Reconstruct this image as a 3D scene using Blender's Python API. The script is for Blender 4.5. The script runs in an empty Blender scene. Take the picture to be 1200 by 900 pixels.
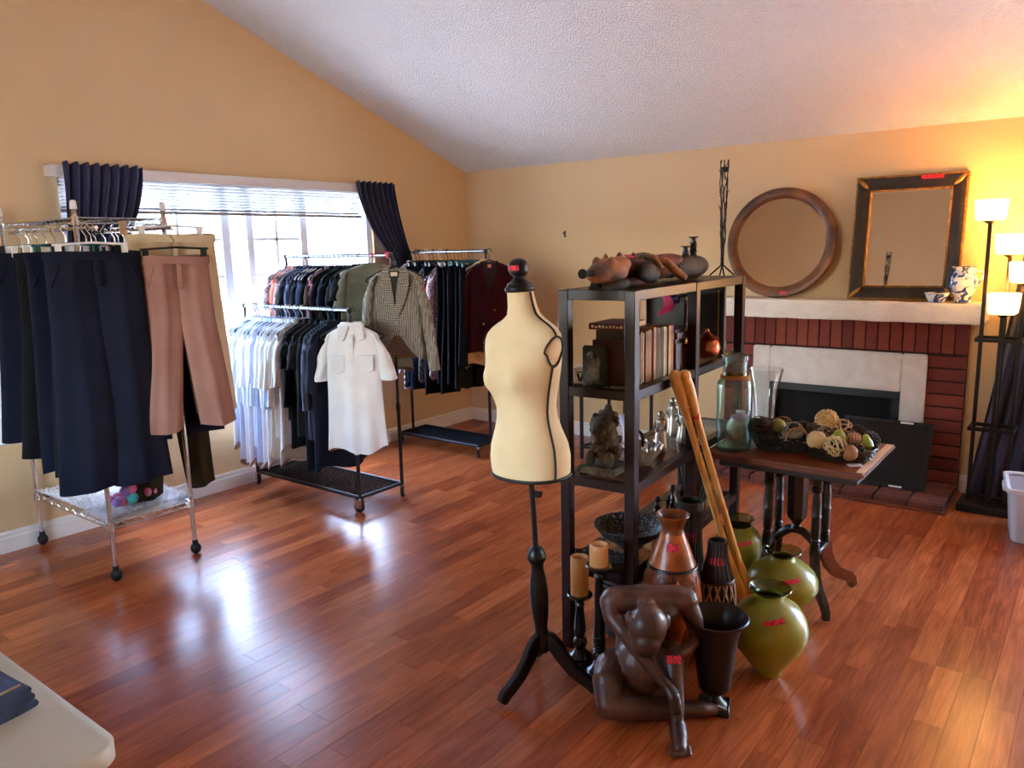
import bpy, bmesh, math, random
from mathutils import Vector, Matrix, noise
random.seed(7)
PI = math.pi
def D(a): return math.radians(a)
S = bpy.context.scene
COL = S.collection

# ------------------------------------------------------------------ camera
CAMP = Vector((5.0854, -5.9, 1.7231))
yaw, pit, rol = -0.658, 0.1749, -0.0231
fw = Vector((math.sin(yaw)*math.cos(pit), math.cos(yaw)*math.cos(pit), -math.sin(pit)))
rt = Vector((math.cos(yaw), -math.sin(yaw), 0)); up = rt.cross(fw)
r2 = rt*math.cos(rol) + up*math.sin(rol); u2 = up*math.cos(rol) - rt*math.sin(rol)
cd = bpy.data.cameras.new('camera'); cam = bpy.data.objects.new('camera', cd); COL.objects.link(cam)
m = Matrix.Identity(4)
for i, a in enumerate((r2, u2, -fw)):
    for j in range(3): m[j][i] = a[j]
m.translation = CAMP
cam.matrix_world = m
cd.sensor_width = 36.0; cd.lens = 911.4/1200*36; cd.clip_start = .05; cd.clip_end = 200
S.camera = cam

# ------------------------------------------------------------------ world, light, exposure
S.view_settings.view_transform = 'Standard'; S.view_settings.look = 'None'
S.view_settings.gamma = 1; S.view_settings.use_curve_mapping = False
S.view_settings.exposure = 2.68
w = bpy.data.worlds.new('sky'); S.world = w; w.use_nodes = True
nt = w.node_tree; nt.nodes.clear()
sky = nt.nodes.new('ShaderNodeTexSky'); sky.sky_type = 'NISHITA'; sky.sun_disc = False
sky.sun_elevation = D(60); sky.sun_rotation = D(-18); sky.air_density = 1.0; sky.dust_density = 1.4; sky.ozone_density = 1.0
bg = nt.nodes.new('ShaderNodeBackground'); bg.inputs['Strength'].default_value = 1.08
ow = nt.nodes.new('ShaderNodeOutputWorld')
nt.links.new(sky.outputs[0], bg.inputs['Color']); nt.links.new(bg.outputs[0], ow.inputs['Surface'])
S.cycles.use_denoising = True
S.cycles.max_bounces = 10; S.cycles.diffuse_bounces = 6; S.cycles.transparent_max_bounces = 16
S.cycles.sample_clamp_indirect = 6; S.cycles.caustics_reflective = False; S.cycles.caustics_refractive = False
def portal(loc, rot, sx, sy):
    l = bpy.data.lights.new('daylight_portal', 'AREA'); l.shape = 'RECTANGLE'; l.size = sx; l.size_y = sy
    l.cycles.is_portal = True
    o = bpy.data.objects.new('daylight_portal', l); COL.objects.link(o); o.location = loc; o.rotation_euler = rot
portal((-.13, -2.48, 1.40), (0, D(-90), 0), 1.6, 2.52)        # left window, opening towards +x
portal((5.9, .13, 1.03), (D(-90), 0, 0), 1.9, 2.04)            # glass door in the back wall
portal((2.2, -7.13, 1.45), (D(90), 0, 0), 1.8, 1.3)            # added fill window in the wall behind the camera
sl = bpy.data.lights.new('sun', 'SUN'); sl.energy = 1.6; sl.angle = D(.6); sl.color = (1, .94, .85)
so = bpy.data.objects.new('sun', sl); COL.objects.link(so); so.rotation_euler = Vector((-.16, .47, .868)).to_track_quat('Z', 'Y').to_euler()   # high sun from beyond the back wall

# ------------------------------------------------------------------ materials
def lin(c):
    return tuple(((x/255)/12.92 if x/255 <= .04045 else ((x/255+.055)/1.055)**2.4) for x in c)
def pig(c):
    """pigment: dark paints and cloths are deeper than their displayed tone"""
    q = lin(c); y = .3*q[0]+.6*q[1]+.1*q[2]; f = .42+.58*min(1, y/.2)
    return tuple(x*f for x in q)
MATS = {}
class NT:
    def __init__(s, name):
        s.m = bpy.data.materials.new(name); s.m.use_nodes = True; s.t = s.m.node_tree
        s.b = s.t.nodes['Principled BSDF']; s.out = s.t.nodes['Material Output']
    def n(s, ty, **kw):
        x = s.t.nodes.new('ShaderNode'+ty)
        for k, v in kw.items():
            if hasattr(x, k): setattr(x, k, v)
            else: x.inputs[k.replace('_', ' ')].default_value = v
        return x
    def l(s, a, b): s.t.links.new(a, b)
    def mix(s, fac, a, b, mode='MIX'):
        x = s.t.nodes.new('ShaderNodeMix'); x.data_type = 'RGBA'; x.blend_type = mode
        for i, v in ((0, fac), (6, a), (7, b)):
            if hasattr(v, 'links'): s.l(v, x.inputs[i])
            elif isinstance(v, (int, float)): x.inputs[i].default_value = v
            else: x.inputs[i].default_value = (*v[:3], 1)
        return x.outputs[2]
    def ramp(s, fac, stops, interp='LINEAR'):
        x = s.t.nodes.new('ShaderNodeValToRGB'); x.color_ramp.interpolation = interp
        e = x.color_ramp.elements
        while len(e) < len(stops): e.new(.5)
        for q, (p, c) in zip(e, stops): q.position = p; q.color = (*c[:3], 1)
        s.l(fac, x.inputs[0]); return x.outputs[0]
    def bump(s, h, st, dist=.01):
        x = s.n('Bump'); x.inputs['Strength'].default_value = st; x.inputs['Distance'].default_value = dist
        s.l(h, x.inputs['Height']); s.l(x.outputs[0], s.b.inputs['Normal'])
    def co(s, out='Object', scale=None, rot=None):
        c = s.t.nodes.new('ShaderNodeTexCoord'); o = c.outputs[out]
        if scale or rot:
            mp = s.t.nodes.new('ShaderNodeMapping')
            if scale: mp.inputs['Scale'].default_value = scale
            if rot: mp.inputs['Rotation'].default_value = rot
            s.l(o, mp.inputs[0]); o = mp.outputs[0]
        return o
def mat(name, c, rough=.6, metal=0, c2=None, var=8, bump=0, bscale=60, bdist=.004, spec=None, coat=0, sheen=0, sc=None):
    """plain surface: colour c mottled with c2, fine relief"""
    if name in MATS: return MATS[name]
    k = NT(name); b = k.b; lin = pig
    b.inputs['Base Color'].default_value = (*lin(c), 1); b.inputs['Roughness'].default_value = rough; b.inputs['Metallic'].default_value = metal
    if spec is not None: b.inputs['Specular IOR Level'].default_value = spec
    if coat: b.inputs['Coat Weight'].default_value = coat; b.inputs['Coat Roughness'].default_value = .15
    if sheen: b.inputs['Sheen Weight'].default_value = sheen
    co = k.co('Object', sc)
    if c2:
        t = k.n('TexNoise'); t.inputs['Scale'].default_value = var; t.inputs['Detail'].default_value = 4; k.l(co, t.inputs[0])
        f = k.ramp(t.outputs[0], [(.35, (0, 0, 0)), (.65, (1, 1, 1))])
        k.l(k.mix(f, lin(c), lin(c2)), b.inputs['Base Color'])
    if bump:
        t2 = k.n('TexNoise'); t2.inputs['Scale'].default_value = bscale; t2.inputs['Detail'].default_value = 3; k.l(co, t2.inputs[0])
        k.bump(t2.outputs[0], bump, bdist)
    MATS[name] = k.m; return k.m
def cloth(name, c, c2=None):
    return mat(name, c, .9, c2=c2 or tuple(max(0, x*.86) for x in c), var=5, bump=.35, bscale=220, bdist=.002, spec=.15)
def stripes(name, c1, c2, scale, axis='Z', duty=.5, rough=.9):
    if name in MATS: return MATS[name]
    k = NT(name); wv = k.n('TexWave'); wv.wave_type = 'BANDS'; wv.bands_direction = axis
    wv.inputs['Scale'].default_value = scale; wv.inputs['Distortion'].default_value = .3
    k.l(k.co('Object'), wv.inputs[0])
    f = k.ramp(wv.outputs['Fac'] if 'Fac' in wv.outputs else wv.outputs[1], [(duty-.04, (0, 0, 0)), (duty+.04, (1, 1, 1))])
    k.l(k.mix(f, lin(c1), lin(c2)), k.b.inputs['Base Color']); k.b.inputs['Roughness'].default_value = rough
    MATS[name] = k.m; return k.m
def glass(name, tint, refl=.1, edge=3):
    """thin clear glass: transmits with a tint, reflects more at grazing angles"""
    if name in MATS: return MATS[name]
    k = NT(name); k.t.nodes.remove(k.b)
    tr = k.n('BsdfTransparent')
    gl = k.n('BsdfGlossy'); gl.inputs['Roughness'].default_value = .03
    fr = k.n('LayerWeight'); fr.inputs['Blend'].default_value = .5
    pw = k.n('Math', operation='POWER'); pw.inputs[1].default_value = 4.0; k.l(fr.outputs['Facing'], pw.inputs[0])
    p2 = k.n('Math', operation='POWER'); p2.inputs[1].default_value = 2.5; k.l(fr.outputs['Facing'], p2.inputs[0])
    k.l(k.mix(p2.outputs[0], tint, tuple(x**edge for x in tint)), tr.inputs[0])   # more glass along the line of sight near the edges
    ma_ = k.n('Math', operation='MULTIPLY_ADD'); ma_.inputs[1].default_value = min(.8, refl*2.2); ma_.inputs[2].default_value = .05; k.l(pw.outputs[0], ma_.inputs[0])
    mx = k.n('MixShader'); k.l(ma_.outputs[0], mx.inputs[0]); k.l(tr.outputs[0], mx.inputs[1]); k.l(gl.outputs[0], mx.inputs[2])
    k.l(mx.outputs[0], k.out.inputs['Surface'])
    MATS[name] = k.m; return k.m
def emit(name, c, st):
    k = NT(name); k.b.inputs['Base Color'].default_value = (*lin(c), 1); k.b.inputs['Roughness'].default_value = .4
    k.b.inputs['Emission Color'].default_value = (*lin(c), 1); k.b.inputs['Emission Strength'].default_value = st
    MATS[name] = k.m; return k.m

# painted plaster wall: beige with slight roller texture
def wallmat():
    k = NT('beige_wall_paint'); co = k.co('Object')
    t = k.n('TexNoise'); t.inputs['Scale'].default_value = .9; t.inputs['Detail'].default_value = 3; k.l(co, t.inputs[0])
    k.l(k.mix(k.ramp(t.outputs[0], [(.3, (0,0,0)), (.7, (1,1,1))]), lin((224, 194, 148)), lin((217, 186, 140))), k.b.inputs['Base Color'])
    t2 = k.n('TexNoise'); t2.inputs['Scale'].default_value = 55; t2.inputs['Detail'].default_value = 4; k.l(co, t2.inputs[0])
    k.bump(t2.outputs[0], .25, .006); k.b.inputs['Roughness'].default_value = .62
    return k.m
WALL = wallmat()
def ceilmat():
    k = NT('popcorn_ceiling'); co = k.co('Object')
    v = k.n('TexVoronoi'); v.inputs['Scale'].default_value = 85; k.l(co, v.inputs['Vector'])
    t = k.n('TexNoise'); t.inputs['Scale'].default_value = 45; t.inputs['Detail'].default_value = 6; t.inputs['Roughness'].default_value = .7; k.l(co, t.inputs[0])
    h = k.mix(.5, k.ramp(v.outputs['Distance'], [(0, (1,1,1)), (.6, (0,0,0))]), t.outputs[0])
    k.bump(h, .7, .04); k.b.inputs['Base Color'].default_value = (*lin((236, 240, 244)), 1); k.b.inputs['Roughness'].default_value = .85
    k.b.inputs['Specular IOR Level'].default_value = .2
    return k.m
CEIL = ceilmat()
def floormat():
    k = NT('laminate_plank')
    oi = k.n('ObjectInfo'); ge = k.n('NewGeometry')
    ad = k.n('Math', operation='ADD'); k.l(oi.outputs['Random'], ad.inputs[0]); k.l(ge.outputs['Random Per Island'], ad.inputs[1])
    fr = k.n('Math', operation='FRACT'); k.l(ad.outputs[0], fr.inputs[0])
    cx = k.n('CombineXYZ'); ml = k.n('Math', operation='MULTIPLY'); ml.inputs[1].default_value = 37.0; k.l(fr.outputs[0], ml.inputs[0])
    k.l(ml.outputs[0], cx.inputs[0]); k.l(ml.outputs[0], cx.inputs[1])
    va = k.n('VectorMath', operation='ADD'); k.l(k.co('Object'), va.inputs[0]); k.l(cx.outputs[0], va.inputs[1])
    def sc(v, s):
        mp = k.n('Mapping'); mp.inputs['Scale'].default_value = s; k.l(v, mp.inputs[0]); return mp.outputs[0]
    g1 = k.n('TexNoise'); g1.inputs['Scale'].default_value = 1; g1.inputs['Detail'].default_value = 5; g1.inputs['Distortion'].default_value = 1.2
    k.l(sc(va.outputs[0], (16, 2.2, 1)), g1.inputs[0])
    g2 = k.n('TexNoise'); g2.inputs['Scale'].default_value = 1; g2.inputs['Detail'].default_value = 4
    k.l(sc(va.outputs[0], (95, 5, 1)), g2.inputs[0])
    base = k.ramp(fr.outputs[0], [(0, lin((146, 72, 40))), (.3, lin((162, 84, 46))), (.6, lin((174, 94, 52))), (.85, lin((186, 106, 61))), (1, lin((152, 76, 42)))])
    grain = k.mix(k.ramp(g1.outputs[0], [(.36, (0,0,0)), (.66, (1,1,1))]), (.80, .74, .70), (1.14, 1.1, 1.06))
    c = k.mix(1.0, base, grain, 'MULTIPLY')
    fine = k.mix(k.ramp(g2.outputs[0], [(.4, (0,0,0)), (.6, (1,1,1))]), (.84, .8, .78), (1.08, 1.08, 1.08))
    c = k.mix(1.0, c, fine, 'MULTIPLY')
    k.l(c, k.b.inputs['Base Color'])
    k.b.inputs['Roughness'].default_value = .25; k.b.inputs['Specular IOR Level'].default_value = .5
    k.bump(g2.outputs[0], .03, .002)
    return k.m
FLOORM = floormat()
WHITE = mat('white_trim_paint', (238, 234, 226), .35)
GROUND = mat('dark_subfloor', (60, 32, 20), .8)
WINF = mat('white_vinyl', (226, 232, 238), .4)
PANE = glass('window_glass', (.96, .98, 1), .05)
BRICK = None
def brickmat():
    k = NT('red_brick'); oi = k.n('ObjectInfo'); co = k.co('Object')
    t = k.n('TexNoise'); t.inputs['Scale'].default_value = 22; t.inputs['Detail'].default_value = 5; k.l(co, t.inputs[0])
    base = k.ramp(oi.outputs['Random'], [(0, lin((106, 42, 30))), (.5, lin((124, 52, 36))), (1, lin((138, 64, 46)))])
    k.l(k.mix(1, base, k.mix(t.outputs[0], (.7, .66, .64), (1.25, 1.2, 1.2)), 'MULTIPLY'), k.b.inputs['Base Color'])
    t2 = k.n('TexNoise'); t2.inputs['Scale'].default_value = 160; t2.inputs['Detail'].default_value = 3; k.l(co, t2.inputs[0])
    k.bump(t2.outputs[0], .3, .003); k.b.inputs['Roughness'].default_value = .75
    return k.m
BRICK = brickmat()
MORTAR = mat('dark_mortar', (70, 44, 38), .95, bump=.4, bscale=120)
PLASTER = mat('white_plaster', (240, 233, 222), .8, c2=(226, 218, 206), var=6, bump=.8, bscale=38, bdist=.012)
STUCCO = mat('white_stucco', (240, 236, 230), .9, c2=(228, 222, 214), var=10, bump=.9, bscale=110, bdist=.012)
SOOT = mat('firebox_soot', (26, 21, 19), .9, c2=(14, 12, 11), var=5)
BLK = mat('black_metal', (24, 23, 25), .42, .1)
BLKP = mat('black_plastic', (20, 20, 22), .45)
CHROME = mat('chrome_wire', (205, 203, 200), .2, 1.0)
CHR2 = mat('chrome_rail', (128, 130, 138), .25, 1.0)
RUB = mat('caster_rubber', (18, 18, 19), .6)
NAVY = mat('navy_curtain_cloth', (42, 50, 96), .85, c2=(30, 36, 70), var=3, bump=.3, bscale=200, bdist=.002, sheen=.25)
SHELFW = mat('espresso_wood', (62, 30, 26), .32, c2=(48, 23, 20), var=4, sc=(4, 4, 40), spec=.28)
SGLASS = glass('shelf_glass', (.72, .72, .68), .22)
TABLEW = mat('mahogany', (138, 68, 36), .3, c2=(108, 48, 26), var=6, sc=(2, 14, 14), coat=.15)
DARKW = mat('dark_turned_wood', (42, 20, 16), .35, c2=(30, 13, 11), var=9, coat=.2)
STATW = mat('carved_dark_wood', (112, 70, 52), .42, c2=(76, 44, 32), var=9, bump=.3, bscale=50, bdist=.004, coat=.12, sc=(1, 1, .35))
EBON = mat('ebony_black', (24, 19, 18), .36, c2=(14, 11, 11), var=8)
CREAM = mat('cream_linen', (232, 214, 176), .85, c2=(224, 204, 163), var=7, bump=.25, bscale=320, bdist=.002, spec=.2)
PIPING = mat('black_piping', (16, 14, 14), .6)
REDT = None
def tagmat():
    k = NT('red_price_sticker'); t = k.n('TexNoise'); t.inputs['Scale'].default_value = 1; t.inputs['Detail'].default_value = 2
    k.l(k.co('Object', (150, 150, 60)), t.inputs[0])
    k.l(k.mix(k.ramp(t.outputs[0], [(.52, (0,0,0)), (.56, (1,1,1))]), lin((226, 38, 66)), lin((120, 14, 34))), k.b.inputs['Base Color']); k.b.inputs['Roughness'].default_value = .6
    return k.m
REDT = tagmat()
PAPER = mat('book_pages', (214, 190, 150), .85, c2=(190, 160, 118), var=30, sc=(1, 60, 1))
GOLD = mat('brass_gold', (176, 132, 62), .35, .7)
WAX = mat('ochre_wax', (196, 142, 78), .45, c2=(182, 122, 60), var=10)
TEAL = mat('teal_plastic', (24, 104, 106), .4)
WHITEP = mat('white_plastic', (232, 232, 230), .4)
MIRROR = mat('mirror_silver', (240, 240, 236), .02, 1.0)

# ------------------------------------------------------------------ geometry helpers
class M:
    def __init__(s): s.v = []; s.f = []
    def add(s, vs, fs, T=None):
        o = len(s.v)
        s.v += [tuple(T @ Vector(p)) if T else tuple(p) for p in vs]
        s.f += [tuple(i+o for i in f) for f in fs]; return s
    def box(s, x0, x1, y0, y1, z0, z1, T=None):
        return s.add([(x0,y0,z0),(x1,y0,z0),(x1,y1,z0),(x0,y1,z0),(x0,y0,z1),(x1,y0,z1),(x1,y1,z1),(x0,y1,z1)],
              [(3,2,1,0),(4,5,6,7),(0,1,5,4),(1,2,6,5),(2,3,7,6),(3,0,4,7)], T)
    def cb(s, c, sz, T=None):
        return s.box(c[0]-sz[0]/2, c[0]+sz[0]/2, c[1]-sz[1]/2, c[1]+sz[1]/2, c[2]-sz[2]/2, c[2]+sz[2]/2, T)
    def prism(s, poly, ax, a, b, T=None):
        n = len(poly)
        def P(q, h):
            return (h, q[0], q[1]) if ax == 0 else ((q[0], h, q[1]) if ax == 1 else (q[0], q[1], h))
        vs = [P(q, a) for q in poly] + [P(q, b) for q in poly]
        return s.add(vs, [tuple(range(n))[::-1], tuple(range(n, 2*n))] + [(i, (i+1) % n, n+(i+1) % n, n+i) for i in range(n)], T)
    def loft(s, rings, cap0=True, cap1=True, T=None, closed=False):
        n = len(rings[0]); vs = [p for r in rings for p in r]; fs = []
        k = len(rings)
        for i in range(k if closed else k-1):
            for j in range(n):
                fs.append((i*n+j, i*n+(j+1) % n, ((i+1) % k)*n+(j+1) % n, ((i+1) % k)*n+j))
        if not closed:
            if cap0: fs.append(tuple(range(n))[::-1])
            if cap1: fs.append(tuple((k-1)*n+j for j in range(n)))
        return s.add(vs, fs, T)
    def lathe(s, prof, n=24, c=(0, 0, 0), T=None, cap0=True, cap1=True, a0=0):
        return s.loft([[(c[0]+r*math.cos(a0+2*PI*j/n), c[1]+r*math.sin(a0+2*PI*j/n), c[2]+z) for j in range(n)] for r, z in prof], cap0, cap1, T)
    def tube(s, pts, r, n=8, closed=False, T=None, fl=None, cap=True):
        pts = [Vector(p) for p in pts]; k = len(pts)
        rr = r if isinstance(r, (list, tuple)) else [r]*k
        t0 = (pts[1]-pts[0]).normalized(); ref = Vector((0, 0, 1)) if abs(t0.z) < .9 else Vector((0, 1, 0))
        u = t0.cross(ref).normalized(); rings = []; pt = t0
        for i, p in enumerate(pts):
            if closed: t = (pts[(i+1) % k]-pts[i-1]).normalized()
            else: t = (pts[min(i+1, k-1)]-pts[max(i-1, 0)]).normalized()
            q = pt.rotation_difference(t); u = (q @ u); u = (u - t*u.dot(t)).normalized(); pt = t
            v = t.cross(u)
            fx, fy = fl if fl else (1, 1)
            rings.append([p + (u*math.cos(2*PI*j/n)*fx + v*math.sin(2*PI*j/n)*fy)*rr[i] for j in range(n)])
        return s.loft(rings, cap, cap, T, closed)
    def ball(s, c, r, n=12, T=None):
        r = (r,)*3 if isinstance(r, (int, float)) else r; h = max(4, n//2+1)
        rings = []
        for i in range(1, h):
            a = PI*i/h; rings.append([(c[0]+r[0]*math.sin(a)*math.cos(2*PI*j/n), c[1]+r[1]*math.sin(a)*math.sin(2*PI*j/n), c[2]-r[2]*math.cos(a)) for j in range(n)])
        o = len(s.v); s.loft(rings, False, False, T)
        b = [(c[0], c[1], c[2]-r[2]), (c[0], c[1], c[2]+r[2])]
        s.v += [tuple(T @ Vector(p)) if T else p for p in b]; ib = len(s.v)-2; L = o+(h-2)*n
        for j in range(n):
            s.f.append((ib, o+(j+1) % n, o+j)); s.f.append((ib+1, L+j, L+(j+1) % n))
        return s
    def grid(s, nu, nv, fn, T=None):
        return s.add([fn(i/(nu), j/(nv)) for j in range(nv+1) for i in range(nu+1)],
              [(j*(nu+1)+i, j*(nu+1)+i+1, (j+1)*(nu+1)+i+1, (j+1)*(nu+1)+i) for j in range(nv) for i in range(nu)], T)
    def mesh(s, name, smooth=True, bev=0, seg=1, solid=0, ang=38):
        me = bpy.data.meshes.new(name); me.from_pydata(s.v, [], s.f)
        if bev or solid or True:
            bm = bmesh.new(); bm.from_mesh(me)
            if solid: bmesh.ops.solidify(bm, geom=bm.faces[:], thickness=solid)
            bmesh.ops.recalc_face_normals(bm, faces=bm.faces[:])
            if bev:
                ed = [e for e in bm.edges if len(e.link_faces) == 2 and e.calc_face_angle(0) > D(40)]
                bmesh.ops.bevel(bm, geom=ed, offset=bev, segments=seg, affect='EDGES', clamp_overlap=True)
            bm.to_mesh(me); bm.free()
        if smooth:
            me.polygons.foreach_set('use_smooth', [True]*len(me.polygons)); me.set_sharp_from_angle(angle=D(ang))
        me.update(); return me
    def build(s, name, ma, parent=None, world=False, **kw):
        if world and parent is not None:
            inv = MW[parent.name].inverted(); s.v = [tuple(inv @ Vector(p)) for p in s.v]
        me = s.mesh(name, **kw); me.materials.append(ma)
        return link(name, me, parent)
MW = {}
def link(name, me, parent=None, ma=None):
    o = bpy.data.objects.new(name, me); COL.objects.link(o)
    if parent is not None: o.parent = parent
    if ma is not None:
        o.material_slots[0].link = 'OBJECT'; o.material_slots[0].material = ma
    return o
def thing(name, label, cat, loc=(0, 0, 0), rz=0, group=None, rot=None, scale=None):
    o = bpy.data.objects.new(name, None); COL.objects.link(o); o.empty_display_size = .05
    o.location = loc; o.rotation_euler = rot if rot else (0, 0, rz)
    if scale: o.scale = scale
    o['label'] = label; o['category'] = cat
    if group: o['group'] = group
    MW[o.name] = Matrix.LocRotScale(Vector(loc), o.rotation_euler.to_matrix(), Vector(scale) if scale else None)
    return o
def tag(o, label, cat, group=None):
    o['label'] = label; o['category'] = cat
    if group: o['group'] = group
    return o
def struct(o, label=None):
    o['kind'] = 'structure'
    if label: o['label'] = label
    return o
def remesh(o, vox, smooth=8, fac=.5):
    a = o.modifiers.new('r', 'REMESH'); a.mode = 'VOXEL'; a.voxel_size = vox; a.use_smooth_shade = True
    b = o.modifiers.new('s', 'SMOOTH'); b.iterations = smooth; b.factor = fac
    dg = bpy.context.evaluated_depsgraph_get(); ev = o.evaluated_get(dg)
    me = bpy.data.meshes.new_from_object(ev); ms = list(o.data.materials)
    o.modifiers.clear(); o.data = me; me.materials.clear()
    for x in ms: me.materials.append(x)
    me.polygons.foreach_set('use_smooth', [True]*len(me.polygons))
def prof_r(prof, z):
    for (r0, z0), (r1, z1) in zip(prof, prof[1:]):
        if min(z0, z1) <= z <= max(z0, z1) and z0 != z1: return r0+(r1-r0)*(z-z0)/(z1-z0)
    return prof[-1][0]
def sticker(parent, prof, z0, z1, a0, a1, off=.0022, slant=0):
    """price sticker that follows a turned surface"""
    g = M().grid(6, 3, lambda u, v: (lambda z, a: ((prof_r(prof, z)+off)*math.cos(a), (prof_r(prof, z)+off)*math.sin(a), z))(z0+(z1-z0)*v+slant*(u-.5), a0+(a1-a0)*u))
    o = g.build('price_sticker', REDT, parent, solid=-.0008); o['label'] = 'red price sticker'; return o
def flat_sticker(parent, c, sx, sy, T=None, label='red price sticker'):
    o = M().cb((0, 0, 0), (sx, sy, .0015), (Matrix.Translation(c) @ T) if T else Matrix.Translation(c)).build('price_sticker', REDT, parent)
    o['label'] = label; return o

# ------------------------------------------------------------------ the room
RX, RY, H0, SLOPE = 7.4, -7.0, 2.44, .3676
def cz(y): return H0 - SLOPE*y
WY0, WY1, WZ0, WZ1 = -3.74, -1.22, .60, 2.2       # window opening in the left wall
DX0, DX1, DZ = 4.95, 6.85, 2.05                   # glass door in the back wall
wl = M()
for poly in ([(RY, 0), (0, 0), (0, WZ0), (RY, WZ0)], [(RY, WZ0), (WY0, WZ0), (WY0, WZ1), (RY, WZ1)],
             [(WY1, WZ0), (0, WZ0), (0, WZ1), (WY1, WZ1)], [(RY, WZ1), (0, WZ1), (0, H0), (RY, cz(RY))]):
    wl.prism(poly, 0, -.16, 0)
struct(wl.build('wall_left', WALL, smooth=False), 'beige gable wall with the wide window')
wb = M()
for a, b, c, d in ((0, DX0, 0, H0), (DX1, RX, 0, H0), (DX0, DX1, DZ, H0)): wb.box(a, b, 0, .16, c, d)
wbo = struct(wb.build('wall_back', WALL, smooth=False), 'beige wall behind the fireplace and mirrors')
M().prism([(RY, 0), (0, 0), (0, H0), (RY, cz(RY))], 0, RX, RX+.16).build('wall_right', WALL, smooth=False)['kind'] = 'structure'
wr = M()
for a, b, c, d in ((-.16, 1.3, 0, cz(RY)), (3.1, RX+.16, 0, cz(RY)), (1.3, 3.1, 0, .8), (1.3, 3.1, 2.1, cz(RY))): wr.box(a, b, RY-.16, RY, c, d)
wr.build('wall_rear', WALL, smooth=False)['kind'] = 'structure'
struct(M().prism([(RY-.16, cz(RY-.16)), (.16, cz(.16)), (.16, cz(.16)+.12), (RY-.16, cz(RY-.16)+.12)], 0, -.16, RX+.16).build('ceiling', CEIL, smooth=False), 'sloping popcorn textured white ceiling')
def baseboard(name, pts):
    b = M()
    for (x0, y0, x1, y1) in pts:
        if x0 == x1:
            b.prism([(0, 0), (.016, 0), (.016, .088), (.011, .094), (.011, .112), (.005, .125), (0, .125)], 1, y0, y1)
            for q in range(len(b.v)-14, len(b.v)): b.v[q] = (b.v[q][0]+x0, b.v[q][1], b.v[q][2])
        else:
            b.prism([(0, 0), (-.016, 0), (-.016, .088), (-.011, .094), (-.011, .112), (-.005, .125), (0, .125)], 0, x0, x1)
            for q in range(len(b.v)-14, len(b.v)): b.v[q] = (b.v[q][0], b.v[q][1]+y0, b.v[q][2])
    struct(b.build(name, WHITE, smooth=False))
baseboard('baseboard_left', [(0, RY, 0, 0)])
baseboard('baseboard_back', [(.016, 0, 2.70, 0), (4.367, 0, DX0, 0), (DX1, 0, RX, 0)])

# floor: subfloor with laminate planks
floor = struct(M().box(-.16, RX+.16, RY-.16, .16, -.12, -.012).build('floor', GROUND, smooth=False), 'glossy reddish laminate plank floor')
def vis(x, y):
    d = Vector((x, y, 0))-CAMP; z = d.dot(fw)
    if z < .3: return 0
    u = 600+911.4*d.dot(r2)/z; v = 450-911.4*d.dot(u2)/z
    return (1/z**2) if -80 < u < 1280 and v < 980 else 0
PW = .101; plens = (.45, .6, .8, 1.05); pm = {}
for L in plens:
    g = .0005
    b = M().box(-PW/2+g, PW/2-g, -L/2+g, L/2-g, -.012, 0); pm[L] = b.mesh('plank', smooth=False); pm[L].materials.append(FLOORM)
planks = []; rp = random.Random(3); x = 0.0
while x < RX:
    y = -rp.random()*.8
    seq_y = 0.0
    first = True
    while seq_y > RY:
        L = rp.choice(plens); yc = seq_y-L/2
        planks.append((vis(x+PW/2, yc)*L, x+PW/2, yc, L)); seq_y -= L
    x += PW
planks.sort(reverse=True)
for i, (q, px, py, L) in enumerate(planks[:300]):
    o = link('plank', pm[L], floor); o.location = (px, py, 0)
rest = M()
for q, px, py, L in planks[300:]:
    rest.box(px-PW/2+.0005, px+PW/2-.0005, py-L/2+.0005, py+L/2-.0005, -.012, 0)
ro = rest.build('planks_beyond', FLOORM, floor, smooth=False); ro['kind'] = 'stuff'

# left window: vinyl frame, stiles, muntins and panes
wf = M()
for a, b, c, d in ((WY0, WY1, WZ0, WZ0+.05), (WY0, WY1, WZ1-.05, WZ1), (WY0, WY0+.05, WZ0, WZ1), (WY1-.05, WY1, WZ0, WZ1)): wf.box(-.11, -.03, a, b, c, d)
win = struct(wf.build('window_1', WINF, smooth=False), 'wide white gridded window in the left wall')
for nm, yc, wd in (('stile', -2.61, .065), ('stile', -2.41, .055), ('stile', -1.92, .065)):
    M().box(-.105, -.04, yc-wd/2, yc+wd/2, WZ0+.05, WZ1-.05).build(nm, WINF, win, smooth=False)
for yc in (-3.32, -2.97, -2.165): M().box(-.085, -.055, yc-.011, yc+.011, WZ0+.05, WZ1-.05).build('muntin', WINF, win, smooth=False)
for z in (.76, 1.025, 1.29, 1.555, 1.82):
    for a, b in ((WY0+.05, -2.642), (-2.382, -1.952)): M().box(-.085, -.055, a, b, z-.011, z+.011).build('muntin', WINF, win, smooth=False)
for a, b in ((WY0+.05, -2.64), (-2.58, -2.435), (-2.385, -1.95), (-1.89, WY1-.05)):
    M().box(-.072, -.068, a, b, WZ0+.05, WZ1-.05).build('pane', PANE, win, smooth=False)
M().box(-.12, .035, WY0-.02, WY1+.02, WZ0-.025, WZ0).build('window_sill', WHITE, win, bev=.004)
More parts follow.
